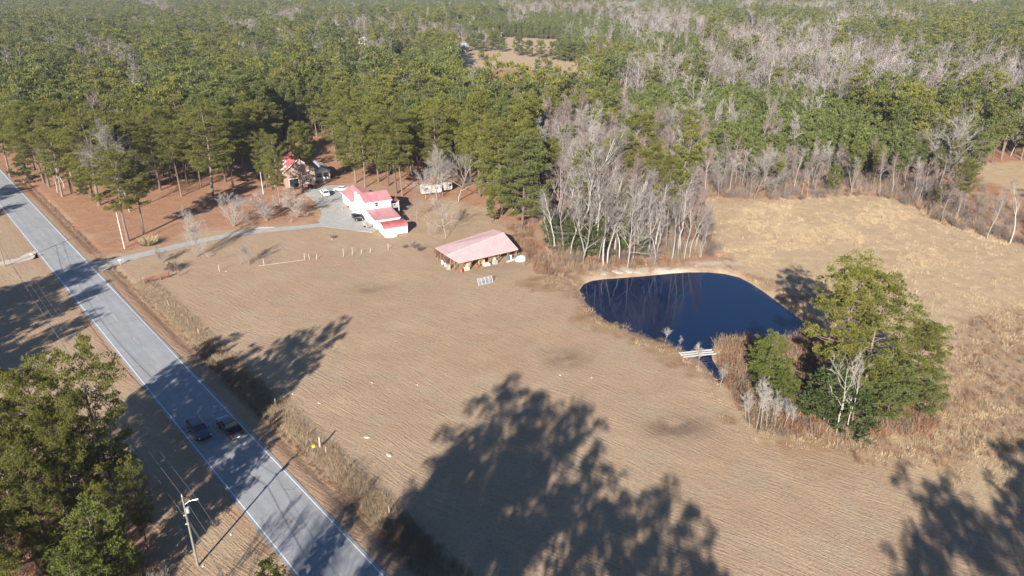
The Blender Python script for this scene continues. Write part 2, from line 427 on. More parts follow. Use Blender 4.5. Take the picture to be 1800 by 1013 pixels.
pt = t.noise(.07, 2, .4, s2.outputs[0]); c = t.mix(t.ramp(t.noise(.11, 2, .5, P_), [(.52, 0.), (.56, .3)]), c, (.20, .205, .21))
t.base(c); t.b.inputs['Roughness'].default_value = .9; MAT['asphalt'] = t.m; t.bump(g, .3, .01)
ts = np.linspace(-130, 560, 160)
jag = [.32 + .16 * float(vnoise(q, 3.0, 3.0, 50)) for q in ts]; jag2 = [.32 + .16 * float(vnoise(q, 30.0, 3.0, 51)) for q in ts]
road = ribbon_mesh('road', [road_p(q, -3.4 - j) for q, j in zip(ts, jag)], [road_p(q, 3.4 + j) for q, j in zip(ts, jag2)], .05, 'asphalt')
def paint(name, col, wear=.35):
    t = NT(name); P = t.pos()
    c = t.mix(t.ramp(t.noise(3.5, 6, .8, P), [(.42, wear), (.62, 0.0)]), col, (.27, .27, .27)); t.base(c); MAT[name] = t.m
paint('white_paint', (.66, .66, .65)); paint('faded_yellow_paint', (.50, .37, .18), .85)
for sd in (-1, 1):
    o = ribbon_mesh('edge_line', [road_p(q, sd * 3.4 - .06) for q in ts], [road_p(q, sd * 3.4 + .06) for q in ts], .056, 'white_paint', parent=road)
dash = None
dt = gp(440, 833); t0 = road_t(*dt)
k0 = -6
for k in range(k0, 40):
    tt = t0 + k * 12.2
    if tt < -60: continue
    a, b_ = tt - 1.5, tt + 1.5
    if dash is None:
        V = [(-1.5, -.06, 0), (1.5, -.06, 0), (1.5, .06, 0), (-1.5, .06, 0)]
        dash = np_mesh('centre_dash', np.array(V), np.array([[0, 1, 2, 3]]), ['faded_yellow_paint'])
    o = bpy.data.objects.new('centre_dash', dash); p = road_p(tt, 0.05); o.location = (p[0], p[1], .056); o.rotation_euler = (0, 0, ROAD_RZ); link(o, road)

t = NT('drive_concrete'); P_ = t.pos()
c = t.ramp(t.noise(.6, 6, .7, P_), [(.3, (.26, .255, .24)), (.7, (.37, .36, .335))]); c = t.mix(t.ramp(t.noise(6, 4, .7, P_), [(.35, .4), (.6, 0.)]), c, (.2, .19, .17))
t.base(c); MAT['drive_concrete'] = t.m
def smooth_path(pts, n=60):
    P = np.array(pts, float); s = np.concatenate([[0], np.cumsum(np.hypot(*np.diff(P, axis=0).T))]); q = np.linspace(0, s[-1], n)
    x = np.interp(q, s, P[:, 0]); y = np.interp(q, s, P[:, 1]); k = np.ones(7) / 7
    xs = np.convolve(np.pad(x, 3, 'edge'), k, 'valid'); ys = np.convolve(np.pad(y, 3, 'edge'), k, 'valid'); return np.stack([xs, ys], 1)
def path(name, pts, wd, z, mat, flare=0):
    C = smooth_path(pts); T = np.gradient(C, axis=0); T /= np.linalg.norm(T, axis=1)[:, None]; Nn = np.stack([-T[:, 1], T[:, 0]], 1)
    ww = wd / 2 * (1 + .09 * (vnoise(C[:, 0], C[:, 1], 2.5, 60)[:, None] - .5)) + flare * np.exp(-np.linspace(0, 12, len(C)))[:, None]
    return ribbon_mesh(name, C + Nn * ww, C - Nn * ww, z, mat)
path('driveway', [road_p(road_t(*gp(185, 466)), 3.2)] + [gp(x, y) for x, y in [(215, 457), (250, 448), (330, 429), (400, 414), (470, 405), (530, 400), (572, 395)]], 3.1, .046, 'drive_concrete', 2.6)
padpts = [(566, 398), (560, 388), (566, 375), (560, 362), (548, 350), (535, 340), (545, 332), (575, 326), (600, 326), (612, 336), (603, 352), (606, 360), (640, 385), (664, 405), (655, 409), (625, 406), (595, 402)]
b = MB(); b.slab([(*gp(x, y), .054) for x, y in padpts][::-1], .09); pad = b.build('parking_pad', 'drive_concrete'); props(pad, kind='structure')
t = NT('pale_gravel'); P_ = t.pos(); t.base(t.ramp(t.noise(5, 5, .8, P_), [(.3, (.30, .26, .21)), (.7, (.50, .45, .38))])); MAT['pale_gravel'] = t.m
path('gravel_drive', [road_p(129, -3.5), road_p(130.5, -5), gp(50, 455), gp(0, 464), gp(-80, 480), gp(-300, 500)], 2.6, .046, 'pale_gravel', 2.2)

# ------------------------------------------------------------------ tree and plant shapes
def unit(v): return v / np.maximum(np.linalg.norm(v, axis=-1, keepdims=True), 1e-9)
def rand_dirs(r, n): return unit(r.normal(size=(n, 3)))

def tubes_np(P0, P1, R0, R1, n=3):
    """many separate tapered segments at once"""
    d = unit(P1 - P0); ref = np.where(np.abs(d[:, 2:3]) < .9, np.array([[0, 0, 1.]]), np.array([[1., 0, 0]]))
    a = unit(np.cross(d, ref)); b = np.cross(d, a); k = len(P0)
    ang = np.arange(n) * 2 * np.pi / n
    off = a[:, None, :] * np.cos(ang)[None, :, None] + b[:, None, :] * np.sin(ang)[None, :, None]
    V = np.concatenate([P0[:, None, :] + off * R0[:, None, None], P1[:, None, :] + off * R1[:, None, None]], 1).reshape(-1, 3)
    base = (np.arange(k) * 2 * n)[:, None]
    F = [np.stack([base[:, 0] + i, base[:, 0] + (i + 1) % n, base[:, 0] + n + (i + 1) % n, base[:, 0] + n + i], 1) for i in range(n)]
    return V, np.concatenate(F)

def blades_np(r, C, D, n, length, width, spread):
    """n needle bundles per tuft centre C, pointing about D"""
    k = len(C); c = np.repeat(C, n, 0); d = unit(np.repeat(D, n, 0) + r.normal(size=(k * n, 3)) * spread)
    L = length * r.uniform(.65, 1.2, (k * n, 1)); side = unit(np.cross(d, rand_dirs(r, k * n))) * width * r.uniform(.7, 1.3, (k * n, 1))
    V = np.stack([c - side, c + side, c + d * L + side * .25 , c + d * L - side * .25], 1).reshape(-1, 3)
    return V, np.arange(k * n * 4).reshape(-1, 4)

def pine_meshes(name, seed, H=24, cb=.45, R=4.2, nb=52, puffs=4, tufts=14, blades=6, blen=.42, bw=.07, leaf='pine_needles', barkm='pine_bark', lean=.5, shape='round', bend=1.0, joined=False, puff_r=.95):
    r = np.random.default_rng(seed)
    lx, ly = r.normal(size=2) * lean; ph = r.uniform(0, 6.28); bx = r.uniform(.1, .35) * bend
    def axis(z):
        q = z / H; return np.stack([lx * q ** 1.5 + bx * np.sin(q * 5 + ph), ly * q ** 1.5 + bx * np.cos(q * 4.2 + ph), z], -1)
    def trad(z): return .0125 * H * (1 - .86 * (z / H)) + .05 * np.exp(-z / .6)
    zs = np.linspace(0, H * .985, 13); P = axis(zs); Rr = trad(zs)
    P[0, 2] = -.3
    V1, F1 = [], []
    n = 8; ang = np.arange(n) * 2 * np.pi / n
    ring = np.stack([np.cos(ang), np.sin(ang), ang * 0], 1)
    V1 = (P[:, None, :] + ring[None] * Rr[:, None, None]).reshape(-1, 3)
    F1 = np.concatenate([np.stack([i * n + np.arange(n), i * n + (np.arange(n) + 1) % n, (i + 1) * n + (np.arange(n) + 1) % n, (i + 1) * n + np.arange(n)], 1) for i in range(len(zs) - 1)])
    # branches
    q = np.sort(r.uniform(0, 1, nb)) ** .9; zb = H * (cb + ((.975 if shape == 'cone' else .90) - cb) * q); az = np.arange(nb) * 2.399 + r.uniform(-.6, .6, nb)
    if shape == 'round': prof = np.sqrt(np.clip(1 - ((q - .42) / .66) ** 2, .02, 1))
    elif shape == 'cone': prof = (1 - q) ** .8 + .06
    else: prof = np.where(q < .55, .55 + q * .85, np.sqrt(np.clip(1 - ((q - .55) / .53) ** 2, .02, 1)) * 1.02)          # broad top
    Lb = R * prof * r.uniform(.62, 1.18, nb)
    if cb > .3:                                                             # a few dead or thin low limbs
        low = r.random(nb) < .12; Lb = np.where(low, Lb * .6, Lb)
    el = np.interp(q, [0, .5, .85, 1], [-.1, .18, .5, .85]) + r.normal(size=nb) * .12
    dirs = np.stack([np.cos(az) * np.cos(el), np.sin(az) * np.cos(el), np.sin(el)], 1)
    B0 = axis(zb); B1 = B0 + dirs * (Lb * .55)[:, None]; B2 = B0 + dirs * Lb[:, None] + np.array([0, 0, 1.]) * (Lb * .14)[:, None]
    rb = np.minimum(trad(zb) * .42, .012 + .017 * Lb)
    Va, Fa = tubes_np(B0, B1, rb, rb * .7, 4); Vb, Fb = tubes_np(B1, B2, rb * .7, rb * .25, 3)
    # puffs along the outer part of every branch
    PC, PR = [], []
    npf = np.maximum(1, np.round(puffs * (Lb / R) * r.uniform(.7, 1.3, nb)).astype(int))
    for i in range(nb):
        for j in range(npf[i]):
            s = (1 - .62 * r.random() ** 1.6) if npf[i] > 1 else 1.0
            c = B0[i] + (B1[i] - B0[i]) * min(1, s / .55) if s < .55 else B1[i] + (B2[i] - B1[i]) * (s - .55) / .45
            side = unit(np.cross(dirs[i], [0, 0, 1.])) * r.uniform(-1, 1) * Lb[i] * .32 * s
            PC.append(c + side + [0, 0, r.uniform(-.3, .5)]); PR.append(puff_r * r.uniform(.65, 1.2) * (.75 + .35 * R / 4.2 * .8))
    PC = np.array(PC); PR = np.array(PR)
    keep = np.ones(len(PC), bool)
    # twig from branch to puff
    near = np.argmin(((PC[:, None, :] - np.concatenate([B0, B1, B2])[None]) ** 2).sum(-1), 1); NP_ = np.concatenate([B0, B1, B2])[near]
    Vc, Fc = tubes_np(NP_, PC, np.full(len(PC), .03), np.full(len(PC), .015), 3)
    k = len(PC) * tufts
    pc = np.repeat(PC, tufts, 0); pr = np.repeat(PR, tufts)
    dd = rand_dirs(r, k); dd[:, 2] = np.abs(dd[:, 2]) * 1.15 - .3; dd = unit(dd)
    C = pc + dd * (pr * r.uniform(.45, 1.0, k))[:, None] * np.array([1, 1, .78])
    out = unit(C - axis(np.clip(C[:, 2] - 1.5, 0, H)))
    D = unit(dd * .9 + out * .35 + np.array([0, 0, .55]))
    V4, F4 = blades_np(r, C, D, blades, blen, bw, .55)
    ptint = np.repeat(r.uniform(0, 1, len(PC)), tufts * blades * 4) * .6 + np.repeat(r.uniform(0, 1, k), blades * 4) * .4
    off1 = len(V1); off2 = off1 + len(Va); off3 = off2 + len(Vb)
    VT = np.concatenate([V1, Va, Vb, Vc]); FT = np.concatenate([F1, Fa + off1, Fb + off2, Fc + off3])
    if joined:
        V = np.concatenate([VT, V4]); F = np.concatenate([FT, F4 + len(VT)])
        return np_mesh(name, V, F, [barkm, leaf], np.concatenate([np.zeros(len(FT)), np.ones(len(F4))]), np.concatenate([np.zeros(len(VT)), ptint]))
    return (np_mesh(name + '_trunk', VT, FT, [barkm]), np_mesh(name + '_crown', V4, F4, [leaf], None, ptint))

def bare_meshes(name, seed, H=18, form='forest', barkm='grey_bark', twigm='twigs', detail=1.0, tw=.02, joined=False, stems=1, rmul=1.0, lean=.4):
    """leafless tree: trunk and limbs as one mesh, fine branches as another"""
    r = np.random.default_rng(seed)
    S = []  # level, p0, p1, r0, r1
    tw_list = []
    if form == 'forest': spread, first, nl = .42, .45, 11
    elif form == 'open': spread, first, nl = .85, .22, 10
    elif form == 'vase': spread, first, nl = .42, .06, 7
    else: spread, first, nl = .6, .3, 8
    def grow(p, d, L, rad, lev, nseg):
        pts = [p]; rr = [rad]; dd = d.copy()
        for i in range(nseg):
            dd = unit(dd + r.normal(size=3) * (.10 + .07 * lev) + np.array([0, 0, .05 if lev else .03]))
            pts.append(pts[-1] + dd * L / nseg); rr.append(rad * (1 - .82 * (i + 1) / nseg))
            S.append((lev, pts[-2], pts[-1], rr[-2], rr[-1]))
        return np.array(pts), np.array(rr), dd
    def child_dir(dd, sp):
        a = rand_dirs(r, 1)[0]; a = unit(a - dd * (a @ dd)); return unit(dd * math.cos(sp) + a * math.sin(sp) + np.array([0, 0, .12]))
    for sidx in range(stems):
        lean_v = r.normal(size=2) * (.04 * lean + (.22 if stems > 1 else 0))
        rad = H * .0088 * rmul / (1 + .25 * (stems - 1))
        h = H * (r.uniform(.75, 1) if sidx else 1)
        base = np.array([r.normal() * .15 * (stems > 1), r.normal() * .15 * (stems > 1), -.3])
        tp, tr, td = grow(base, unit(np.array([lean_v[0], lean_v[1], 1.])), h * (.93 if form != 'open' else .75), rad, 0, 9)
        n1 = int(nl * detail * (1 if stems == 1 else .7)) + 2
        for i in range(n1):
            s = first + (.97 - first) * (i + r.random() * .8) / n1; s = min(s, .97)
            x = s * 9; j = int(x); p = tp[j] + (tp[j + 1] - tp[j]) * (x - j); rd = np.interp(s, np.linspace(0, 1, 10), tr)
            L1 = h * (.30 if form == 'forest' else .52 if form == 'open' else .42) * (1.12 - s * .72) * r.uniform(.7, 1.25)
            p1, r1, d1 = grow(p, child_dir(td, spread * r.uniform(.7, 1.5)), L1, max(.02, rd * .62), 1, 4)
            n2 = int(5 * detail + r.random() * 2)
            for j2 in range(n2):
                s2 = .2 + .78 * (j2 + r.random()) / n2; x = s2 * 4; j = min(3, int(x)); q = p1[j] + (p1[j + 1] - p1[j]) * (x - j)
                L2 = L1 * .5 * (1.15 - s2 * .6) * r.uniform(.7, 1.3)
                p2, r2, d2 = grow(q, child_dir(unit(p1[-1] - p1[0]), .65 * r.uniform(.6, 1.4)), L2, max(.012, np.interp(s2, np.linspace(0, 1, 5), r1) * .6), 2, 2)
                n3 = int(5 * detail + r.random() * 2)
                for j3 in range(n3):
                    s3 = .15 + .85 * r.random(); q3 = p2[0] + (p2[-1] - p2[0]) * s3
                    d3 = child_dir(unit(p2[-1] - p2[0]), .6 * r.uniform(.5, 1.5)); L3 = max(.5, L2 * .55 * r.uniform(.6, 1.4))
                    e3 = q3 + d3 * L3; tw_list.append((q3, e3, 1.0))
                    for _ in range(int(2 + 2 * detail)):
                        m = q3 + (e3 - q3) * r.uniform(.3, 1); dq = child_dir(d3, .7); tw_list.append((m, m + dq * L3 * r.uniform(.35, .8), .6))
    lev = np.array([s[0] for s in S]); P0 = np.array([s[1] for s in S]); P1 = np.array([s[2] for s in S]); R0 = np.array([s[3] for s in S]); R1 = np.array([s[4] for s in S])
    main = lev <= 1
    Vm, Fm = tubes_np(P0[main], P1[main], R0[main], R1[main], 6 if not joined else 4)
    Vs, Fs = tubes_np(P0[~main], P1[~main], np.maximum(R0[~main], tw), np.maximum(R1[~main], tw * .6), 3)
    T0 = np.array([t_[0] for t_ in tw_list]); T1 = np.array([t_[1] for t_ in tw_list]); TW = np.array([t_[2] for t_ in tw_list]) * tw
    d = unit(T1 - T0); side = unit(np.cross(d, rand_dirs(r, len(d)))) * TW[:, None]; side2 = unit(np.cross(d, side)) * TW[:, None]
    VT = np.stack([T0 - side, T0 + side, T1, T0 - side2, T0 + side2], 1).reshape(-1, 3); bi = np.arange(len(T0)) * 5
    FT = np.concatenate([np.stack([bi, bi + 1, bi + 2], 1), np.stack([bi + 3, bi + 4, bi + 2], 1)])
    if joined:
        V = np.concatenate([Vm, Vs, VT]); F = [np.concatenate([Fm, Fs + len(Vm)]), FT + len(Vm) + len(Vs)]
        mi = np.concatenate([np.zeros(len(Fm)), np.ones(len(Fs) + len(FT))])
        return np_mesh(name, V, F, [barkm, twigm], mi)
    return (np_mesh(name + '_trunk', Vm, Fm, [barkm]), np_mesh(name + '_branches', np.concatenate([Vs, VT]), [Fs, FT + len(Vs)], [twigm]))

def put_tree(meshes, loc, label, name='pine_tree', cat='tree', group=None, s=1.0, rz=None, parts=('trunk', 'crown'), sz=None):
    r = empty(name, (loc[0], loc[1], loc[2] if len(loc) > 2 else 0), random.uniform(0, 6.28) if rz is None else rz, label, cat, group)
    r.scale = (s, s, s * (sz or 1))
    for m, n in zip(meshes, parts):
        o = bpy.data.objects.new(n, m); link(o, r)
    return r

def grass_mesh(name, seed, n=40, h=1.0, rad=.45, w=.03, mat='straw'):
    r = np.random.default_rng(seed); a = r.uniform(0, 6.28, n); q = rad * np.sqrt(r.random(n))
    B = np.stack([np.cos(a) * q, np.sin(a) * q, np.full(n, -.05)], 1)
    d = unit(np.stack([np.cos(a) * q * .7 + r.normal(size=n) * .16, np.sin(a) * q * .7 + r.normal(size=n) * .16, np.ones(n)], 1))
    L = h * r.uniform(.55, 1.15, n)[:, None]; sd = unit(np.stack([np.cos(a * 3), np.sin(a * 3), a * 0], 1)) * w
    T = B + d * L
    V = np.stack([B - sd, B + sd, T + sd * .3, T - sd * .3], 1).reshape(-1, 3)
    return np_mesh(name, V, np.arange(n * 4).reshape(-1, 4), [mat])

def brush_mesh(name, seed, n=26, h=1.8, rad=.8, w=.02, mat='brush', tw=10):
    r = np.random.default_rng(seed); P0, P1, RR = [], [], []
    for i in range(n):
        a = r.uniform(0, 6.28); q = rad * .5 * r.random(); b0 = np.array([math.cos(a) * q, math.sin(a) * q, -.1]); d = unit(np.array([math.cos(a) * .55 * r.random() + r.normal() * .2, math.sin(a) * .55 * r.random() + r.normal() * .2, 1.]))
        e = b0 + d * h * r.uniform(.5, 1.1); P0.append(b0); P1.append(e); RR.append(w)
        for j in range(tw):
            m = b0 + (e - b0) * r.uniform(.2, 1); P0.append(m); P1.append(m + unit(d + r.normal(size=3) * .7) * h * r.uniform(.1, .32)); RR.append(w * .55)
    RR = np.array(RR); V, F = tubes_np(np.array(P0), np.array(P1), RR, RR * .4, 3)
    return np_mesh(name, V, F, [mat])

KIND_COLS = {}
def kinds(name, meshes):
    c = bpy.data.collections.new(name)
    for m in meshes:
        c.objects.link(bpy.data.objects.new(m.name, m))
    KIND_COLS[name] = c; return c

def scatter(name, col, P, S, label, cat, seed=0, tilt=0.0):
    """points with size carried by a node group that sets one of the shapes on each"""
    n = len(P); r = np.random.default_rng(seed)
    me = bpy.data.meshes.new(name); me.vertices.add(n); me.vertices.foreach_set('co', np.asarray(P, np.float32).ravel())
    a = me.attributes.new('size', 'FLOAT', 'POINT'); a.data.foreach_set('value', np.asarray(S, np.float32))
    rot = np.stack([r.normal(size=n) * tilt, r.normal(size=n) * tilt, r.uniform(0, 6.28, n)], 1)
    a = me.attributes.new('turn', 'FLOAT_VECTOR', 'POINT'); a.data.foreach_set('vector', rot.astype(np.float32).ravel())
    a = me.attributes.new('pick', 'INT', 'POINT'); a.data.foreach_set('value', r.integers(0, len(col.objects), n).astype(np.int32))
    o = link(bpy.data.objects.new(name, me)); props(o, label, cat, kind='stuff')
    g = bpy.data.node_groups.new(name, 'GeometryNodeTree')
    g.interface.new_socket('Geometry', in_out='INPUT', socket_type='NodeSocketGeometry'); g.interface.new_socket('Geometry', in_out='OUTPUT', socket_type='NodeSocketGeometry')
    N = g.nodes; gi = N.new('NodeGroupInput'); go = N.new('NodeGroupOutput'); ip = N.new('GeometryNodeInstanceOnPoints'); ci = N.new('GeometryNodeCollectionInfo')
    ci.inputs[0].default_value = col; ci.inputs['Separate Children'].default_value = True; ci.inputs['Reset Children'].default_value = True
    def attr(nm, ty):
        x = N.new('GeometryNodeInputNamedAttribute'); x.data_type = ty; x.inputs[0].default_value = nm; return [q for q in x.outputs if q.enabled][0]
    L = g.links.new; L(gi.outputs[0], ip.inputs['Points']); L(ci.outputs[0], ip.inputs['Instance'])
    ip.inputs['Pick Instance'].default_value = True
    L(attr('pick', 'INT'), ip.inputs['Instance Index']); L(attr('size', 'FLOAT'), ip.inputs['Scale'])
    L(attr('turn', 'FLOAT_VECTOR'), ip.inputs['Rotation']); L(ip.outputs[0], go.inputs[0])
    md = o.modifiers.new('scatter', 'NODES'); md.node_group = g
    return o

# shapes shared between trees
HERO = [pine_meshes('tall_pine', 100 + i, H=24, cb=[.40, .34, .46, .28][i], R=[5.4, 5.9, 5.0, 5.7][i], nb=78, puffs=7, tufts=24, blades=6, blen=.27, bw=.038, puff_r=.66, shape='broad' if i % 2 else 'round', leaf='pine_needles') for i in range(4)]
MID = [pine_meshes('pine', 200 + i, H=22, cb=[.36, .44, .28, .40, .46, .24][i], R=[3.4, 3.0, 3.7, 3.3, 2.9, 3.6][i], nb=50, puffs=5, tufts=11, blades=5, blen=.40, bw=.075, puff_r=.8, shape=['round', 'round', 'broad'][i % 3], leaf=['pine_needles', 'pine_needles_green'][i % 2]) for i in range(6)]
FARP = [pine_meshes('woodland_pine', 300 + i, H=20, cb=.30 + .03 * i, R=[3.2, 3.8, 2.9, 3.9, 3.4][i], nb=32, puffs=3.6, tufts=6, blades=4, blen=.6, bw=.15, shape=['round', 'round', 'cone'][i % 3], leaf=['pine_needles', 'pine_needles_green'][i % 2], joined=True) for i in range(5)]
YOUNG = [pine_meshes('young_pine', 400 + i, H=11, cb=.2, R=1.8, nb=30, puffs=2.6, tufts=7, blades=4, blen=.5, bw=.12, shape='cone', leaf='pine_needles_green', joined=True, lean=.2, puff_r=.75) for i in range(4)]
BARE = [bare_meshes('leafless_tree', 500 + i, H=20, form=['forest', 'forest', 'open', 'forest'][i], barkm=['grey_bark', 'pale_bark', 'grey_bark', 'grey_bark'][i], twigm=['twigs', 'pale_twigs', 'twigs', 'red_twigs'][i], detail=1.0, tw=.024) for i in range(4)]
FARB = [bare_meshes('woodland_leafless', 600 + i, H=18, form=['forest', 'open', 'forest', 'forest'][i], barkm='pale_bark', twigm=['twigs', 'pale_twigs', 'red_twigs', 'twigs'][i], detail=.72, tw=.042, joined=True, rmul=1.3) for i in range(4)]
kinds('woodland_pine_kinds', FARP); kinds('young_pine_kinds', YOUNG); kinds('leafless_kinds', FARB)
kinds('leafless_red_kinds', [FARB[2], FARB[0], FARB[1]])

# ------------------------------------------------------------------ woodland
def cands(y0, y1, sp, seed):
    r = np.random.default_rng(seed)
    ys = np.arange(y0, y1, sp); out = []
    for y in ys:
        xs = np.arange(-.80 * y - 50, .80 * y + 50, sp); out.append(np.stack([xs + r.uniform(-.45, .45, len(xs)) * sp, y + r.uniform(-.45, .45, len(xs)) * sp], 1))
    return np.concatenate(out)
BARE_Z = [[(1262, 60), (1330, 48), (1420, 62), (1500, 84), (1600, 104), (1700, 118), (1800, 120), (1900, 125), (1900, 178), (1800, 172), (1740, 196), (1600, 186), (1540, 180), (1430, 170), (1370, 158), (1300, 148), (1235, 132), (1210, 100)],
          [(640, 92), (700, 88), (690, 104), (645, 108)], [(150, 100), (180, 102), (262, 122), (255, 148), (200, 140), (150, 125)], [(240, 2), (300, 0), (302, 24), (248, 22)], [(560, 50), (620, 38), (760, 46), (850, 56), (840, 74), (560, 66)],
          [(470, 34), (520, 22), (530, 44), (480, 50)], [(1055, 10), (1110, 6), (1180, 22), (1260, 50), (1240, 66), (1130, 52), (1060, 34)], [(880, 8), (1050, 10), (1050, 24), (900, 26)], [(1300, 6), (1560, 14), (1560, 24), (1300, 18)], [(1560, 0), (1800, 3), (1800, 14), (1600, 12)],
          [(1440, 24), (1620, 34), (1620, 52), (1440, 40)], [(1050, 140), (1130, 128), (1240, 128), (1180, 150), (1090, 160)], [(790, 95), (860, 112), (940, 128), (960, 145), (830, 132)], [(400, 40), (440, 52), (480, 60), (440, 74), (400, 60)]]
MIX_Z = [[(440, 20), (900, 25), (900, 66), (560, 74), (440, 50)], [(1260, 20), (1800, 30), (1800, 60), (1500, 60)], [(1560, 170), (1900, 170), (1900, 420), (1500, 330), (1500, 240)], [(1050, 180), (1240, 240), (1240, 450), (940, 420), (960, 190)], [(330, 60), (620, 70), (640, 120), (330, 120)]]
YOUNG_Z = [[(1040, 165), (1160, 150), (1260, 140), (1420, 168), (1500, 185), (1590, 240), (1560, 290), (1400, 275), (1240, 250), (1130, 215)], [(850, 22), (1060, 30), (1240, 62), (1240, 118), (1060, 95), (900, 60), (850, 48)], [(1120, 0), (1300, 0), (1300, 24), (1200, 26), (1100, 8)], [(560, 2), (900, 0), (880, 20), (560, 24)],
           [(1100, 66), (1260, 80), (1220, 100), (1100, 92)]]
allp = []
for (y0, y1, sp, sd) in ((150, 330, 4.5, 1), (330, 520, 5.0, 2), (520, 900, 5.6, 3), (900, 1900, 6.8, 4)):
    c = cands(y0, y1, sp, sd); allp.append(np.concatenate([c, np.full((len(c), 1), sp)], 1))
A_ = np.concatenate(allp); TX, TY, TS = A_.T
ok = ~inpoly(TX, TY, OPEN) & (np.abs(road_d(TX, TY)) > 12)
ok &= ~((road_d(TX, TY) < 0) & (TY < 185))
H0 = 13.5 + 10 * fbm(TX, TY, 48, 90)
for fp in FARFIELDS:
    for f_ in (0, .25, .5, .75, .95, 1.1, 1.2):       # drop what would stand in a clearing or wholly hide it
        k = CAM_H / (CAM_H - H0 * f_); ok &= ~inpoly(TX * k, TY * k, fp)
TX, TY, TS = TX[ok], TY[ok], TS[ok]
u, v, _ = pj(TX, TY, 11.0)
r = np.random.default_rng(77); n = len(TX)
jx = u + (fbm(TX, TY, 40, 70) - .5) * 60; jy = v + (fbm(TX, TY, 40, 74) - .5) * 16
pb = .05 + .02 * (TY > 500) + .3 * (fbm(TX, TY, 60, 80) > .66)
for z_ in MIX_Z: pb = np.where(inpoly(jx, jy, z_), .2, pb)
for z_ in BARE_Z: pb = np.where(inpoly(jx, jy, z_), .86, pb)
edge_d = poly_dist(TX, TY, OPEN); right_edge = (u > 1215) & (TY < 300) & (edge_d < 22)
pb = np.where(right_edge, .85, pb)
pb = np.where((u > 935) & (u < 1235) & (v > 150) & (TY < 250), .86, pb)
is_bare = r.random(n) < pb
young = np.zeros(n, bool)
for z_ in YOUNG_Z: young |= inpoly(jx, jy, z_)
young &= (pb < .5); is_bare = np.where(young, r.random(n) < .06, is_bare)
hgt = 13.5 + 10 * fbm(TX, TY, 48, 90) + r.normal(size=n) * 2.1
hgt = np.where(TY < 330, hgt + 1.0, hgt * np.clip(1.06 - (TY - 330) / 3200, .8, 1))
hgt = np.where(right_edge, hgt * .62, hgt)
for fp in FARFIELDS:
    hgt = np.where(poly_dist(TX, TY, fp) < 30, hgt * .85, hgt)
# thin to open gaps
gap = ((fbm(TX, TY, 26, 95) < .27) | ((u > 935) & (u < 1235) & (v > 170) & (TY < 235) & (r.random(n) < .6))) & (TY < 520); keepm = ~(gap & (r.random(n) < .75)); 
TX, TY, TS, is_bare, young, hgt, right_edge, edge_d, u, v = [a[keepm] for a in (TX, TY, TS, is_bare, young, hgt, right_edge, edge_d, u, v)]
n = len(TX)
dist = np.hypot(TX, TY); vis = (u > -40) & (u < 1840) & (v > -20)
# trees standing at the edge show their whole height: they come first
rank = dist + np.where(edge_d < 14, 0, 60) + np.where(vis, 0, 1e5)
def region(x, y, bare_):
    uu, vv, _ = pj(x, y, 8.0)
    if y < 330 and uu < 470: return 'west'
    if y < 330 and uu < 960: return 'north'
    if uu < 1240: return 'centre'
    return 'east'
REG_P = {'west': ('tall loblolly pine in the dense woods left of the brick house', 'pines in the woods left of the brick house'), 'north': ('tall loblolly pine in the dense woods behind the two houses', 'pines in the woods behind the houses'),
         'centre': ('pine among the leafless trees behind the barn and pond', 'pines behind the barn and pond'), 'east': ('green pine in the woods beyond the tall-grass meadow', 'pines in the woods beyond the meadow')}
REG_B = {'west': ('leafless tree among the pines left of the brick house', 'leafless trees left of the brick house'), 'north': ('leafless tree among the pines behind the two houses', 'leafless trees behind the houses'),
         'centre': ('slender leafless tree in the grove behind the barn and pond', 'leafless trees behind the barn and pond'), 'east': ('slender pale leafless tree at the wood edge of the meadow', 'leafless trees along the edge of the meadow')}
pine_i = np.where(~is_bare & ~young)[0]; pine_i = pine_i[np.argsort(rank[pine_i])][:268]
bare_i = np.where(is_bare)[0]; bare_i = bare_i[np.argsort(rank[bare_i])][:255]
young &= ~is_bare; yng_i = np.where(young)[0]; yng_i = yng_i[np.argsort(rank[yng_i])][:290]
for i in pine_i:
    k = random.randrange(6); rg = region(TX[i], TY[i], 0); s = hgt[i] / 22 * (1.12 if edge_d[i] < 14 else 1)
    put_tree(MID[k], (TX[i], TY[i]), REG_P[rg][0], 'pine_tree', 'tree', REG_P[rg][1], s * random.uniform(.92, 1.08), sz=random.uniform(.95, 1.1))
for i in bare_i:
    k = random.randrange(4); rg = region(TX[i], TY[i], 1)
    if right_edge[i] and random.random() < .5: k = 3
    put_tree(BARE[k], (TX[i], TY[i]), REG_B[rg][0], 'leafless_tree', 'tree', REG_B[rg][1], hgt[i] / 20 * random.uniform(.85, 1.15) * (.8 if k == 2 else 1), parts=('trunk', 'branches'))
ysplit = [pine_meshes('plantation_pine', 430 + i, H=11, cb=.2, R=1.8, nb=30, puffs=2.6, tufts=7, blades=4, blen=.5, bw=.11, shape='cone', leaf='pine_needles_green', lean=.2, puff_r=.75) for i in range(3)]
for i in yng_i:
    put_tree(ysplit[random.randrange(3)], (TX[i], TY[i]), 'young bright green pine in the plantation beyond the meadow', 'young_pine', 'tree', 'young pines in the plantation', .7 + random.random() ** 1.5 * .6)
rest = np.ones(n, bool); rest[pine_i] = rest[bare_i] = rest[yng_i] = False
def stuff(mask, base_h, name, kname, label, seed):
    j = np.where(mask & rest)[0]
    scatter(name, KIND_COLS[kname], np.stack([TX[j], TY[j], TX[j] * 0], 1), hgt[j] / base_h * (1 + .03 * (TS[j] - 4.5)) * np.random.default_rng(seed).uniform(.74, 1.26, len(j)), label, 'woodland', seed)
stuff(~is_bare & ~young, 20, 'pine_woodland', 'woodland_pine_kinds', 'dense evergreen pine woodland stretching to the far distance', 1)
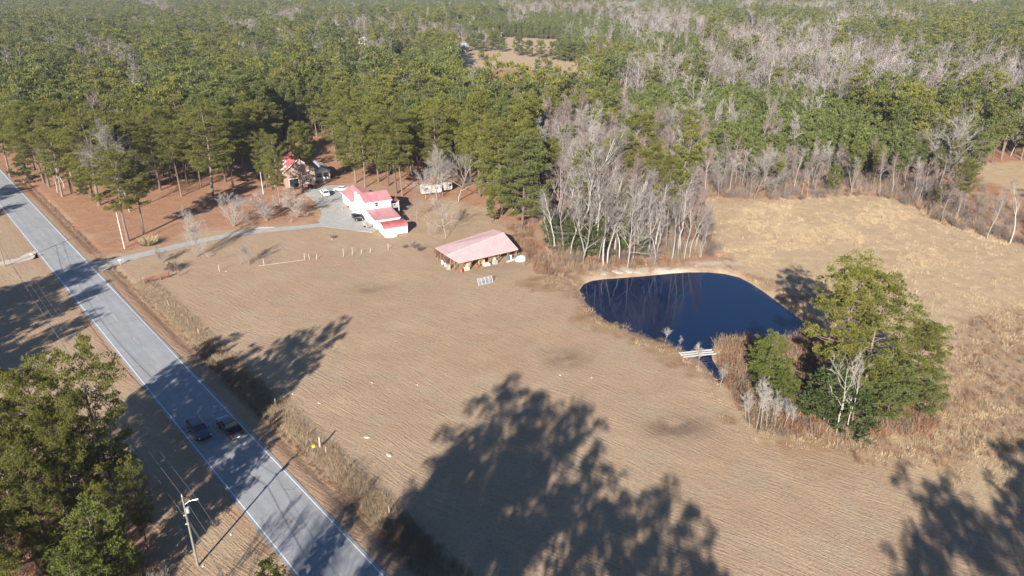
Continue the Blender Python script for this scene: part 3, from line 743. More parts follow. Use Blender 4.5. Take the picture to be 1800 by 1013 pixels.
stuff(is_bare, 18, 'leafless_woodland', 'leafless_kinds', 'grey and reddish leafless hardwood stands between the far pines', 2)
j = np.where(young & rest)[0]
extra = []
for dx, dy in ((0, 0), (2.4, 1.3), (-1.2, 2.6), (-2.5, -1.5), (1.4, -2.7)):
    if dx == 0: m = j
    else: m = j
    f = TS[m] / 5.2
    extra.append(np.stack([TX[m] + dx * f + r.normal(size=len(m)) * .5, TY[m] + dy * f + r.normal(size=len(m)) * .5, TX[m] * 0], 1))
Pm = np.concatenate(extra)
m = yng_i
for dx, dy in ((2.4, 1.3), (-1.2, 2.6), (1.4, -2.7), (-2.5, -1.4), (0.4, 4.0)):
    Pm = np.concatenate([Pm, np.stack([TX[m] + dx, TY[m] + dy, TX[m] * 0], 1)])
scatter('pine_plantation', KIND_COLS['young_pine_kinds'], Pm, .62 + r.random(len(Pm)) ** 1.5 * .65, 'even light green stands of young plantation pines in the distance', 'plantation', 3)
# extra seedlings and brush along the meadow's wood edge and inside the near woods
BR = [brush_mesh('thicket', 700 + i, n=24, h=2.6, rad=1.4, w=.02, mat=['brush', 'twigs', 'dull_straw'][i]) for i in range(3)]
kinds('thicket_kinds', BR)
bx = r.uniform(-190, 190, 26000); by = r.uniform(140, 330, 26000)
bd = poly_dist(bx, by, OPEN); bin_ = inpoly(bx, by, OPEN)
uu, vv, _ = pj(bx, by, 1)
mk = ((~bin_ & (bd < 26) & (uu > 930)) | (bin_ & (bd < 1.5) & (uu > 1240)) | (~bin_ & (bd < 40) & (r.random(26000) < .12))) & (np.abs(road_d(bx, by)) > 12) & (road_d(bx, by) > 0)
scatter('undergrowth', KIND_COLS['thicket_kinds'], np.stack([bx[mk], by[mk], bx[mk] * 0], 1), r.uniform(.35, 1.15, mk.sum()), 'brown leafless undergrowth filling the edge of the woods', 'undergrowth', 4, .1)

# ------------------------------------------------------------------ single trees that stand out
def top_h(g, y):
    """height of a tree at ground place g whose top is seen at photograph row y"""
    v = (506.5 - y) / FOCAL; return CAM_H + (v * g[1] * CP - g[1] * SP) / (CP + v * SP)
def hero_pine(px, py, ytop, label, k=None, name='pine_tree', meshes=None, baseH=24, wide=1.0, group=None, dx=0):
    g = gp(px, py); h = top_h(g, ytop); k = random.randrange(4) if k is None else k
    s = h / baseH; wide = wide * 1.42 if (meshes is None and py < 430) else wide; t_ = put_tree((meshes or HERO)[k], (g[0], g[1]), label, name, 'tree', group, 1.0); t_.scale = (s * wide, s * wide, s); return t_
def hero_bare(meshes, px, py, ytop, H, label, wide=1.0, name='leafless_tree', group=None, rz=None):
    g = gp(px, py); s = top_h(g, ytop) / H; t_ = put_tree(meshes, (g[0], g[1]), label, name, 'tree', group, 1.0, rz, parts=('trunk', 'branches')); t_.scale = (s * wide, s * wide, s); return t_

CEDAR = [pine_meshes('cedar', 800 + i, H=6, cb=.06, R=1.7, nb=40, puffs=2.6, tufts=10, blades=6, blen=.26, bw=.06, leaf='cedar_leaves', shape='cone', lean=.1, puff_r=.5) for i in range(2)]
BRIGHT = [pine_meshes('small_pine', 820 + i, H=12, cb=.18, R=3.0, nb=60, puffs=5, tufts=18, blades=6, blen=.26, bw=.036, leaf=['bright_leaves', 'pine_needles_green'][i], shape='round', lean=.2, puff_r=.55) for i in range(2)]
FULL = [pine_meshes('full_pine', 840 + i, H=24, cb=[.2, .13][i], R=5.4, nb=90, puffs=7, tufts=22, blades=6, blen=.30, bw=.042, shape='round', leaf=['pine_needles', 'pine_needles_green'][i], puff_r=.7) for i in range(2)]
# the edge of the woods and the yard, left to right
hero_pine(44, 319, 268, 'small dark cedar by the road, leftmost tree at the roadside wood edge', 0, 'cedar_tree', CEDAR, 6, 1.5)
hero_pine(86, 329, 180, 'tall dark pine second from the left along the roadside', 0, wide=.85)
hero_pine(128, 340, 205, 'tall yellow-green pine between the roadside bare tree and the first yard pines', 2, wide=.8)
hero_pine(178, 361, 200, 'broad yellow-green pine with low branches at the roadside, left of the big leafless tree', 3, wide=1.0)
hero_pine(150, 352, 300, 'short bushy pine below the broad roadside pine', 0, 'small_pine', BRIGHT, 12, .9)
hero_pine(226, 424, 268, 'tall pine directly behind the white utility pole near the driveway entrance', 1, wide=.82)
hero_pine(254, 412, 282, 'dark pine with crooked limbs right of the utility pole near the driveway', 0, wide=.72)
hero_pine(299, 320, 192, 'dark green pine behind the big leafless tree in the front yard', 1, wide=.8)
hero_pine(376, 346, 186, 'large round-crowned pine with bare trunk above the crepe myrtles', 3, wide=.92)
hero_pine(410, 331, 196, 'dark round-crowned pine just right of the largest front-yard pine', 0, wide=.8)
hero_pine(330, 322, 205, 'slim pine left of the large round-crowned yard pine', 2, wide=.7)
hero_pine(494, 361, 240, 'pine with low boughs hiding the left roof of the brick house', 3, wide=.55)
hero_pine(468, 330, 232, 'pine standing left behind the brick house', 3, wide=.7)
hero_pine(533, 340, 214, 'tall slim pine in front of the brick house gable', 2, wide=.5)
hero_pine(548, 330, 222, 'pine between the brick house gable and the white cottage', 1, wide=.4)
hero_pine(482, 352, 270, 'smaller pine left of the brick house garage opening', 1, wide=.5)
hero_pine(624, 322, 182, 'largest yellow-green pine behind the white house, left one of the pair', 0, meshes=FULL, wide=1.0)
hero_pine(643, 330, 205, 'yellow-green pine close behind the left wing of the white house', 1, wide=.62)
hero_pine(694, 341, 188, 'tall pine behind the white house with a long bare lower trunk', 3, wide=.85)
hero_pine(707, 345, 210, 'slim pine right of the pair behind the white house', 2, wide=.6)
hero_pine(735, 318, 196, 'tall pine behind the old camper', 1, wide=.7)
hero_pine(824, 320, 205, 'round-crowned pine with visible bare trunk behind the big grey tree', 3, wide=.7)
for px, py, yt, k, w_ in [(280, 335, 200, 3, .8), (320, 345, 215, 2, .7), (352, 331, 200, 3, .75), (395, 320, 190, 3, .8), (432, 312, 190, 3, .8), (452, 302, 185, 1, .8), (475, 290, 180, 2, .8), (590, 284, 170, 1, .8), (608, 303, 180, 3, .75), (665, 320, 185, 0, .8),
                          (682, 327, 190, 2, .7), (765, 332, 195, 3, .7), (842, 346, 200, 1, .8), (858, 357, 210, 0, .8), (75, 322, 190, 3, .9), (112, 346, 210, 3, .75), (165, 345, 215, 3, .7), (310, 312, 195, 3, .7), (375, 306, 192, 3, .7), (20, 312, 195, 1, .9), (50, 316, 190, 2, .9)]:
    hero_pine(px, py, yt, 'sunlit yard pine standing over orange needle litter in front of the dense woods', k, wide=w_, group='yard pines in front of the dense woods')
hero_pine(880, 380, 212, 'tall dense pine behind the largest pine right of the barn', 0, meshes=FULL, wide=1.15)
hero_pine(918, 402, 232, 'largest dense pine right of the barn with foliage almost to the ground', 1, meshes=FULL, wide=1.2)
hero_pine(1085, 400, 232, 'dark round pine rising out of the leafless grove', 0, wide=.7)
hero_pine(1110, 380, 198, 'tall pine at the back of the leafless grove', 2, wide=.75)
hero_pine(1140, 415, 250, 'pine right of the dark round one in the leafless grove', 0, wide=.6)
hero_pine(1170, 440, 268, 'light green pine at the right side of the leafless grove', 2, wide=.7)
hero_pine(865, 392, 345, 'low green shrubby pine beside the trunk of the largest barn pine', 1, 'small_pine', BRIGHT, 12, .8)
# leafless ones
def bare_of(seed, form, H, **k): return bare_meshes('leafless_%d' % seed, seed, H=H, form=form, **k)
BIG = bare_of(901, 'open', 16, barkm='pale_bark', twigm='pale_twigs', detail=1.2, tw=.018)
BIG2 = bare_of(902, 'open', 16, barkm='grey_bark', twigm='pale_twigs', detail=1.2, tw=.018)
TALL = [bare_of(910 + i, 'forest', 24, barkm=['pale_bark', 'white_bark', 'grey_bark'][i], twigm=['pale_twigs', 'twigs', 'red_twigs'][i], detail=.9, tw=.017, lean=1.6, rmul=1.15) for i in range(3)]
VASE = [bare_of(920 + i, 'vase', 6, barkm='pale_bark', twigm='pale_twigs', detail=1.0, tw=.011, stems=5, rmul=1.2) for i in range(2)]
SAP = [bare_of(930 + i, 'forest', 6, barkm='white_bark', twigm='pale_twigs', detail=.8, tw=.013, rmul=.8) for i in range(2)]
DEAD = bare_of(940, 'open', 10, barkm='white_bark', twigm='white_bark', detail=.6, tw=.016, rmul=1.15)
hero_bare(TALL[1], 101, 338, 243, 24, 'white-barked leafless tree leaning among the roadside pines', 1.2)
hero_bare(TALL[0], 113, 330, 250, 24, 'thin leafless tree right behind the white-barked one by the road', 1.2)
hero_bare(BIG, 228, 372, 205, 16, 'big spreading silver-grey leafless tree rising above the front-yard pines', .95)
hero_bare(VASE[0], 345, 452, 362, 6, 'tall leafless tree beside the middle of the driveway', .55)
hero_bare(VASE[1], 286, 462, 430, 6, 'small leafless shrub tree between driveway and red farm gate', 1.1)
hero_bare(VASE[0], 438, 465, 422, 6, 'narrow leafless sapling alone in the field below the driveway', .7)
hero_bare(VASE[0], 411, 399, 334, 6, 'leftmost of the three crepe myrtles above the driveway', .95, 'crepe_myrtle')
hero_bare(VASE[1], 470, 389, 332, 6, 'middle crepe myrtle above the driveway', 1.1, 'crepe_myrtle')
hero_bare(VASE[0], 523, 382, 328, 6, 'crepe myrtle nearest the parking pad', 1.15, 'crepe_myrtle', rz=2.0)
hero_bare(BIG2, 784, 420, 335, 16, 'leafless yard tree with a slim trunk just behind the barn', .75)
hero_bare(BIG, 732, 388, 335, 16, 'leafless leaning tree right of the white house in its shadow', .7)
hero_bare(BIG2, 806, 354, 243, 16, 'widest silver leafless tree right of the old camper', 1.2)
hero_bare(BIG, 768, 352, 262, 16, 'silver leafless tree in front of the old camper', 1.0, rz=4.0)
hero_bare(BIG2, 748, 350, 285, 16, 'low grey leafless tree left in front of the camper', 1.0, rz=1.0)
hero_bare(BIG, 778, 345, 250, 16, 'silver leafless tree standing over the old camper', .75)
hero_bare(BIG, 1103, 470, 318, 16, 'leaning wide leafless tree at the pond bank under the grove', .9)
grove = [(1061, 467, 300, 1, 'pale double-looking trunk nearest the bare dirt bank of the pond'), (1027, 458, 330, 0, 'slender leafless trunk left of the pale pond-bank tree'), (1004, 455, 338, 2, 'leafless tree at the left front corner of the grove by the pond'),
         (1068, 466, 340, 1, 'pale trunk leaning away from its neighbour at the pond bank'), (1151, 465, 330, 0, 'leafless tree right of the leaning wide one at the pond'), (1180, 460, 325, 1, 'pinkish leafless tree at the right front of the grove'),
         (1202, 459, 335, 2, 'leafless tree second from the right end of the grove'), (1232, 452, 380, 0, 'small leafless tree at the right end of the grove'), (1010, 410, 195, 0, 'tallest reddish leafless tree at the left back of the grove'),
         (1035, 418, 205, 1, 'tall leafless tree with pale trunk in the middle of the grove'), (985, 400, 225, 2, 'tall leafless tree nearest the largest barn pine'), (1055, 400, 215, 0, 'tall leafless tree right of the grove centre'), (1120, 440, 300, 2, 'leafless tree behind the wide leaning pond tree'),
         (965, 430, 330, 0, 'silver leafless tree at the left edge of the grove above the brush')]
for (px, py, yt, k, lb) in grove: hero_bare(TALL[k], px, py, yt, 24, lb, 1.15)
for k, (px, py, yt) in enumerate([(960, 425, 335), (975, 440, 330), (990, 447, 310), (1018, 440, 240), (1045, 445, 260), (1050, 430, 225), (1080, 450, 300), (1098, 440, 290), (1142, 448, 300), (1192, 448, 318), (1212, 452, 350), (1075, 425, 250), (1000, 432, 260), (1028, 430, 215), (1112, 455, 330), (1088, 462, 335), (1222, 440, 345), (1158, 435, 290)]):
    hero_bare(TALL[k % 3], px, py, yt, 24, 'slender leafless tree in the grove behind the barn and pond', 1.1, group='leafless trees behind the barn and pond')
for px, py, yt, w_, m_, lb in [(1325, 352, 250, .95, BIG2, 'spreading pale leafless tree left of centre on the meadow edge'), (1262, 348, 268, .8, BIG, 'grey leafless tree at the left corner of the meadow edge'), (1650, 330, 195, 1.1, BIG, 'broad pale fan-shaped leafless tree above the small clearing at right'),
                          (1195, 262, 160, .9, BIG2, 'pale fan-shaped leafless tree standing above the green plantation'), (1408, 346, 275, .6, TALL[1], 'pale twin-trunked leafless tree in the middle of the meadow edge'), (1418, 347, 290, .6, TALL[1], 'pale slanting leafless tree right of the twin trunk on the meadow edge'),
                          (1545, 345, 255, .8, TALL[0], 'leafless tree with whitish trunk at the right part of the meadow edge'), (1775, 428, 305, 1.0, TALL[1], 'tall pale leafless tree before the small right clearing'), (1735, 420, 318, .8, TALL[0], 'leafless tree left of the tallest one before the right clearing'), (1650, 385, 315, .9, TALL[2], 'bushy leafless tree at the bend of the meadow edge')]:
    hero_bare(m_, px, py, yt, 16 if m_ in (BIG, BIG2) else 24, lb, w_)
hero_pine(1463, 340, 290, 'narrow bright green conifer at the meadow edge', 0, 'small_pine', BRIGHT, 12, .9)
hero_pine(1680, 385, 280, 'round yellow-green pine at the bend of the meadow edge', 2, wide=.6)
hero_pine(1495, 330, 248, 'dark bushy pine at the middle of the meadow edge', 0, wide=.6)
for k, (px, py, yt) in enumerate([(990, 440, 380), (1008, 446, 392), (1024, 440, 375), (1040, 452, 400), (1052, 445, 385), (1085, 448, 390), (968, 430, 370), (1010, 425, 350), (1130, 450, 410)]):
    hero_pine(px, py, yt, 'dark evergreen shrub tree growing among the leafless trunks of the grove', k % 2, 'cedar_tree', CEDAR, 6, 1.25, group='evergreen understory of the grove')
for k, (px, py, yt) in enumerate([(995, 418, 262), (1030, 412, 240), (1075, 420, 262), (1125, 425, 285), (1045, 432, 275), (975, 412, 270), (1100, 432, 290), (1150, 440, 300), (1195, 445, 318)]):
    hero_bare(TALL[k % 3], px, py, yt, 24, 'slender leafless tree in the grove behind the barn and pond', 1.1, group='leafless trees behind the barn and pond')
# the big group beside the pond
hero_pine(1452, 722, 462, 'left one of the two great pines beside the pond, with a bare white limb scar', 1, wide=.98)
hero_pine(1505, 728, 500, 'right one of the two great pines beside the pond, leaning trunk', 3, wide=1.05)
hero_pine(1590, 720, 560, 'lower spreading pine at the right of the great pond pines', 2, wide=1.1)
hero_pine(1555, 745, 640, 'low green pine boughs at the foot of the great pond pines', 1, 'small_pine', BRIGHT, 12, 1.5)
hero_pine(1620, 735, 650, 'small green pine at the right end of the pond clump', 1, 'small_pine', BRIGHT, 12, 1.4)
hero_pine(1462, 752, 648, 'dark evergreen bush left under the great pond pines', 0, 'cedar_tree', CEDAR, 6, 1.5)
hero_pine(1436, 740, 655, 'dark evergreen bush behind the white dead tree', 1, 'cedar_tree', CEDAR, 6, 1.4)
hero_pine(1500, 756, 690, 'dark evergreen bush right under the dead tree', 1, 'cedar_tree', CEDAR, 6, 1.9)
hero_pine(1345, 700, 590, 'light yellow-green sapling pine between pond and thicket', 0, 'small_pine', BRIGHT, 12, 1.0)
hero_pine(1372, 722, 655, 'light green low pine right of the sapling pine by the thicket', 0, 'small_pine', BRIGHT, 12, 1.3)
hero_pine(1325, 668, 592, 'slim light green pine nearest the footbridge', 0, 'small_pine', BRIGHT, 12, .7)
hero_bare(DEAD, 1470, 764, 590, 10, 'dead white leafless tree in front of the great pond pines', .8)
hero_bare(DEAD, 1487, 762, 600, 10, 'dead silvery tree with a broken fork in front of the pond pines', .6, rz=2.5)
hero_bare(SAP[0], 1328, 756, 655, 6, 'tallest white sapling in the thicket below the pond', .7)
for k, (px, py, yt) in enumerate([(1318, 752, 690), (1336, 758, 680), (1348, 757, 700), (1362, 756, 705), (1376, 757, 700), (1390, 758, 712), (1310, 742, 700), (1355, 748, 690), (1384, 750, 700)]):
    hero_bare(SAP[k % 2], px, py, yt, 6, 'thin white-stemmed sapling crowded in the thicket below the pond', .9, 'sapling', 'saplings in the thicket')
for px, py, yt, k, lb in [(1167, 608, 572, 0, 'fuller white sapling on the grassy bank left of the footbridge'), (1194, 614, 592, 1, 'small thin sapling between the fuller one and the footbridge'), (1228, 652, 598, 0, 'tall white sapling in front of the footbridge'), (1263, 688, 640, 1, 'forked sapling on the bank below the footbridge')]:
    hero_bare(SAP[k], px, py, yt, 6, lb, 1.1, 'sapling')

# ---- pines left of the road, seen from above at the lower left, and the ones out of view whose shadows cross the field
sw = [((-46.0, 66.8), 23.6, 3, .68, 'tallest roadside pine at the top of the lower left stand'), ((-51.0, 65.5), 22.4, 1, .72, 'round pine left of the tallest in the lower left stand'), ((-57.0, 62), 21.5, 0, .8, 'pine at the left frame edge of the lower left stand'),
      ((-46.0, 61), 20.2, 1, .66, 'pine directly below the tallest in the lower left stand'), ((-51.0, 59), 20, 3, .75, 'pine in the middle of the lower left stand'), ((-56, 56.5), 19.5, 3, .8, 'pine in the middle left of the lower left stand'),
      ((-46.5, 56), 17.5, 3, .68, 'pine in the lower middle of the lower left stand'), ((-50.0, 53.5), 17, 1, .75, 'pine in the lower left stand close to the bottom corner'), ((-62, 67), 21, 2, .8, 'pine cut by the frame at the left, below the field strip'), ((-56, 51), 16.5, 3, .85, 'pine in the bottom left corner'),
      ((-47.0, 49), 13, 3, .8, 'short pine on the bottom edge left of the young bright pine'), ((-52.5, 48.5), 14, 3, .85, 'low spreading pine at the very bottom left edge'), ((-61, 57), 18, 1, .9, 'pine at the left frame edge halfway down the lower left stand'),
      ((-41.0, 62.5), 12, 3, .62, 'short bushy pine at the right edge of the lower left stand'), ((-41.5, 58.5), 12.5, 3, .62, 'second short bushy pine at the right edge of the lower left stand'), ((-53, 69.5), 15, 3, .62, 'medium pine behind the tallest ones of the lower left stand'), ((-59, 70), 15, 1, .75, 'medium pine at the upper left back of the lower left stand'),
      ((-64, 63), 16, 3, .8, 'medium pine outside the left frame edge below the field strip'), ((-47.5, 64), 17, 3, .62, 'medium pine between the two tallest of the lower left stand'), ((-52.5, 62), 18, 3, .7, 'medium pine filling the centre of the lower left stand'), ((-49, 50.5), 14, 3, .75, 'medium pine low in the lower left stand')]
for (x, y), h, k, w_, lb in sw:
    t_ = put_tree(HERO[k], (x, y), lb, 'pine_tree', 'tree'); t_.scale = (h / 24 * w_, h / 24 * w_, h / 24)
for (x, y), h, k, w_, lb in [((-41.2, 55.5), 12.5, 0, .95, 'young bright green pine at the bottom left beside the dirt verge'), ((-41.5, 51.5), 11, 0, 1.0, 'young bright green pine at the bottom edge'), ((-23.6, 53.0), 7.8, 0, .8, 'bright pine top at the bottom edge beside the road')]:
    t_ = put_tree(BRIGHT[k], (x, y), lb, 'small_pine', 'tree'); t_.scale = (h / 12 * w_, h / 12 * w_, h / 12)
t_ = put_tree(BIG, (-33.0, 49.5), 'leafless grey treetop at the bottom edge under the utility pole', 'leafless_tree', 'tree', parts=('trunk', 'branches')); t_.scale = (.42, .42, .68)
t_ = put_tree(BIG2, (-29.5, 50.0), 'leafless treetop right of the utility pole foot at the bottom edge', 'leafless_tree', 'tree', parts=('trunk', 'branches')); t_.scale = (.30, .30, .68)
def caster(px, py, h, kind, k, lb, grp, w_=1.0):
    for _ in range(12):                        # these stand outside the view: taller ones stand farther off
        g = gp(px, py); L = h / math.tan(SUN_EL); x, y = g[0] - L * math.cos(SHADOW_AZ), g[1] - L * math.sin(SHADOW_AZ)
        seen = False
        for z_ in (.45, .7, .85, 1.0):
            for dx in (-6.5 * w_, 0, 6.5 * w_):
                a_, b_, c_ = pj(x + dx, y + 6.5 * w_, z_ * h); seen |= bool(c_ > 1 and -60 < a_ < 1860 and b_ < 1075)
        if not seen or kind == 'bare' and h > 33: break
        h += .8
    g = gp(px, py); L = h / math.tan(SUN_EL); x, y = g[0] - L * math.cos(SHADOW_AZ), g[1] - L * math.sin(SHADOW_AZ)
    if kind == 'pine': t_ = put_tree(HERO[k], (x, y), lb, 'pine_tree', 'tree', grp); s = h / 24
    else: t_ = put_tree(TALL[k], (x, y), lb, 'leafless_tree', 'tree', grp, parts=('trunk', 'branches')); s = h / 24
    t_.scale = (s * w_, s * w_, s)
LB, GR = 'tall roadside pine below the bottom of the view whose long shadow falls on the field', 'roadside pines casting shadows on the field'
for px, py, h, k, w_ in [(908, 700, 29, 3, 1.0), (985, 716, 30, 1, 1.0), (1022, 800, 30, 3, .9), (850, 770, 30, 0, .9), (930, 790, 30, 2, .9), (1108, 892, 29, 1, .85), (1178, 890, 30, 3, .85), (1215, 955, 30, 0, .8), (1665, 872, 29, 1, .9), (1735, 905, 29, 3, .9), (1772, 788, 29, 0, .9), (1610, 970, 30, 2, .8), (1830, 800, 30, 1, 1.0), (790, 900, 31, 1, .85), (1840, 900, 30, 2, 1.0)]:
    caster(px, py, h, 'pine', k, LB, GR, w_)
for px, py, h, k in [(700, 790, 30, 0), (762, 752, 30, 2), (640, 850, 29, 1), (735, 830, 30, 1), (560, 900, 28, 0), (820, 850, 30, 2), (680, 900, 30, 2)]:
    caster(px, py, h, 'bare', k, 'tall leafless roadside tree below the view with a streaky shadow on the verge', 'leafless roadside trees casting shadows', 1.0)
LB, GR = 'roadside pine outside the left of the view whose shadow lies across the road', 'roadside pines casting shadows on the road'
for px, py, h, k, w_ in [(178, 462, 24, 3, 1.0), (140, 472, 25, 1, 1.0), (185, 500, 22, 2, .7), (60, 498, 25, 0, 1.1), (110, 520, 22, 2, .9), (20, 510, 25, 3, 1.1), (155, 560, 21, 1, .8), (80, 590, 23, 0, 1.0), (30, 560, 22, 2, 1.0), (0, 620, 22, 1, 1.0), (60, 630, 20, 3, .9), (-60, 540, 25, 1, 1.1), (-60, 610, 24, 0, 1.1)]:
    caster(px, py, h, 'pine', k, LB, GR, w_)
for px, py, h, k, w_ in [(52, 330, 22, 2, .9), (20, 328, 22, 1, .9), (40, 358, 21, 0, .8)]:
    caster(px, py, h, 'pine', k, 'roadside pine beyond the left of the view whose shadow crosses the far road', 'roadside pines casting shadows on the far road', w_)

# ------------------------------------------------------------------ grasses and weeds
G1 = [grass_mesh('tall_grass', 1000 + i, n=26, h=1.1, rad=.95, w=.02, mat=['straw', 'dull_straw', 'straw'][i]) for i in range(3)]
G2 = [grass_mesh('short_grass', 1010 + i, n=22, h=.36, rad=.8, w=.013, mat=['dull_straw', 'brush'][i]) for i in range(2)]
G3 = [brush_mesh('weeds', 1020 + i, n=14, h=1.1, rad=.9, w=.014, mat=['brush', 'rust_leaf', 'dull_straw'][i], tw=6) for i in range(3)]
kinds('tall_grass_kinds', G1); kinds('verge_kinds', [grass_mesh('verge_grass', 1030 + i, n=30, h=1.1, rad=.9, w=.018, mat=['straw', 'dull_straw', 'dull_straw', 'brush'][i]) for i in range(4)]); kinds('short_grass_kinds', G2); kinds('weed_kinds', G3)
r = np.random.default_rng(5)
def zpts(x, y, z=None): return np.stack([x, y, np.zeros_like(x) if z is None else z], 1)
N_ = 170000; x = r.uniform(20, 190, N_); y = r.uniform(62, 235, N_); inm = inpoly(x, y, MEADOW)
dens = (.08 + np.clip((fbm(x, y, 14, 200) - .45) * 4, 0, 1)) * (.3 + vnoise(x, y, 3.5, 204)) 
near_clump = np.clip(1 - poly_dist(x, y, ISLAND) / 18, 0, .6)
m = inm & ~inpoly(x, y, POND) & (r.random(N_) < np.maximum(dens, near_clump * vnoise(x, y, 4, 207)) * .62)
scatter('meadow_grass', KIND_COLS['tall_grass_kinds'], zpts(x[m], y[m]), r.uniform(.2, .7, m.sum()) * (.7 + .6 * vnoise(x[m], y[m], 9, 240)), 'golden broomsedge grass standing in clumps over the meadow right of the pond', 'grass', 11, .12)
N_ = 14000; x = r.uniform(0, 80, N_); y = r.uniform(80, 160, N_); pdist = poly_dist(x, y, POND); inb = inpoly(x, y, BAND) | (pdist < 2.6); m = inb & ~inpoly(x, y, POND) & (pdist > .5) & (r.random(N_) < .5) & ~((y > 141) & (x < 45) & (r.random(N_) < .45))
scatter('pond_bank_grass', KIND_COLS['verge_kinds'], zpts(x[m], y[m]), r.uniform(.25, .75, m.sum()), 'pale dry grass fringing the pond bank', 'grass', 12, .15)
N_ = 26000; tt = r.uniform(-60, 97, N_); dd = r.normal(8.6, 1.15, N_); q = RC[None] + RD[None] * tt[:, None] + RN[None] * dd[:, None]
m = (dd > 7.2) & (dd < 11) & (r.random(N_) < .3 + .7 * vnoise(tt, dd, 4, 210)); x, y = q[m, 0], q[m, 1]
scatter('fence_row_grass', KIND_COLS['verge_kinds'], zpts(x, y), r.uniform(.18, .58, len(x)), 'dry tall grass grown up along the wire fence beside the ditch', 'grass', 13, .15)
N_ = 3000; tt = r.uniform(-60, 200, N_); dd = r.normal(6.9, .3, N_); q = RC[None] + RD[None] * tt[:, None] + RN[None] * dd[:, None]
scatter('ditch_weeds', KIND_COLS['weed_kinds'], zpts(q[:, 0], q[:, 1], np.full(N_, -.15)), r.uniform(.2, .5, N_), 'dark weeds and roots along the roadside ditch', 'weeds', 14, .2)
N_ = 9000; x = r.uniform(30, 80, N_); y = r.uniform(80, 120, N_); m = inpoly(x, y, ISLAND) & ~inpoly(x, y, POND) & (poly_dist(x, y, POND) > .6) & (r.random(N_) < .55)
scatter('thicket_weeds', KIND_COLS['weed_kinds'], zpts(x[m], y[m]), r.uniform(.7, 2.0, m.sum()), 'reddish brown weeds and briars under the pond pines', 'weeds', 15, .15)
N_ = 90000; x = r.uniform(-140, 90, N_); y = r.uniform(48, 200, N_); dd = road_d(x, y)
m = (np.abs(dd) > 4.4) & inpoly(x, y, OPEN) & ~inpoly(x, y, POND) & (r.random(N_) < .10 + .55 * np.clip((fbm(x, y, 11, 220) - .5) * 5, 0, 1)) & ~inpoly(x, y, wpoly(padpts)) 
dr = smooth_path([road_p(115, 3.2)] + [gp(a, b_) for a, b_ in [(215, 457), (250, 448), (330, 429), (400, 414), (470, 405), (530, 400), (572, 395)]])
dmin = np.min(np.hypot(x[:, None] - dr[None, ::3, 0], y[:, None] - dr[None, ::3, 1]), 1); m &= dmin > 2.4
scatter('field_stubble', KIND_COLS['short_grass_kinds'], zpts(x[m], y[m]), r.uniform(.25, .7, m.sum()), 'short dry stubble in the mown field', 'grass', 16, .3)
N_ = 9000; x = r.uniform(45, 130, N_); y = r.uniform(75, 125, N_); m = inpoly(x, y, RUST) & (r.random(N_) < .25 + .6 * vnoise(x, y, 5, 260))
scatter('rusty_weeds', KIND_COLS['weed_kinds'], zpts(x[m], y[m]), r.uniform(.3, .95, m.sum()), 'rust-brown weeds between the golden grass at the lower right', 'weeds', 19, .15)
N_ = 5000; x = r.uniform(-80, -36, N_); y = r.uniform(40, 72, N_); m = (road_d(x, y) < -15) & (r.random(N_) < .3)
scatter('roadside_undergrowth', KIND_COLS['weed_kinds'], zpts(x[m], y[m]), r.uniform(.6, 2.2, m.sum()), 'brown undergrowth below the lower left pines', 'undergrowth', 18, .15)
N_ = 5000; x = r.uniform(-30, 50, N_); y = r.uniform(140, 175, N_); uu, vv, _ = pj(x, y, 0)
m = inpoly(uu, vv, [(870, 370), (930, 400), (960, 455), (1230, 462), (1230, 474), (1100, 474), (1040, 480), (985, 490), (930, 478), (905, 430)]) & (r.random(N_) < .6)
scatter('grove_weeds', KIND_COLS['weed_kinds'], zpts(x[m], y[m]), r.uniform(.5, 1.8, m.sum()), 'brown weeds and briars between the barn and the grove', 'weeds', 17, .15)

# ------------------------------------------------------------------ buildings
simple('white_siding', (.62, .61, .58), .7, var=.04); simple('white_trim', (.66, .65, .63), .6, var=.03)
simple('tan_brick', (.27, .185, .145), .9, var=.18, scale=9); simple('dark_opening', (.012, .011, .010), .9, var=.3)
simple('timber', (.19, .11, .075), .9, var=.3); simple('weathered_wood', (.36, .31, .26), .9, var=.25); simple('pale_wood', (.50, .43, .34), .9, var=.2)
simple('window_glass', (.02, .03, .04), .08, spec=.6); simple('grey_shingle', (.26, .26, .27), .9, var=.2)
def metal_roof(name, col, faded):
    t = NT(name); tc = t.N('ShaderNodeTexCoord').outputs['Object']
    mp = t.N('ShaderNodeMapping'); mp.inputs['Scale'].default_value = (.35, .12, .2); t.L(tc, mp.inputs[0])
    c = t.ramp(t.noise(2.2, 5, .6, mp.outputs[0]), [(.35, col), (.68, faded)]); f = t.noise(6, 4, .7, tc)
    c = t.mix(t.ramp(f, [(.3, .18), (.5, 0.)]), c, tuple(x * .6 for x in col))
    t.base(c); t.b.inputs['Roughness'].default_value = .42; t.b.inputs['Specular IOR Level'].default_value = .4; MAT[name] = t.m
metal_roof('red_roof', (.30, .075, .078), (.38, .13, .13)); metal_roof('pink_roof', (.36, .15, .155), (.42, .22, .225)); metal_roof('faded_pink_roof', (.50, .33, .325), (.57, .40, .39))

def roof_plane(mb, pts, thick=.1, rib=.6, along=None):
    """sheet of four corners: eave a-b, ridge c-d (c above b); raised seams from eave to ridge"""
    a, b_, c_, d_ = [Vector(p) for p in pts]; mb.slab([a, b_, c_, d_], thick)
    n = (b_ - a).cross(d_ - a).normalized(); n = n if n.z > 0 else -n
    k = max(2, int((b_ - a).length / rib))
    for i in range(k + 1):
        f = i / k; p = a.lerp(b_, f) + n * .02; q = d_.lerp(c_, f) + n * .02; mb.tube([p, q], .02, 4)

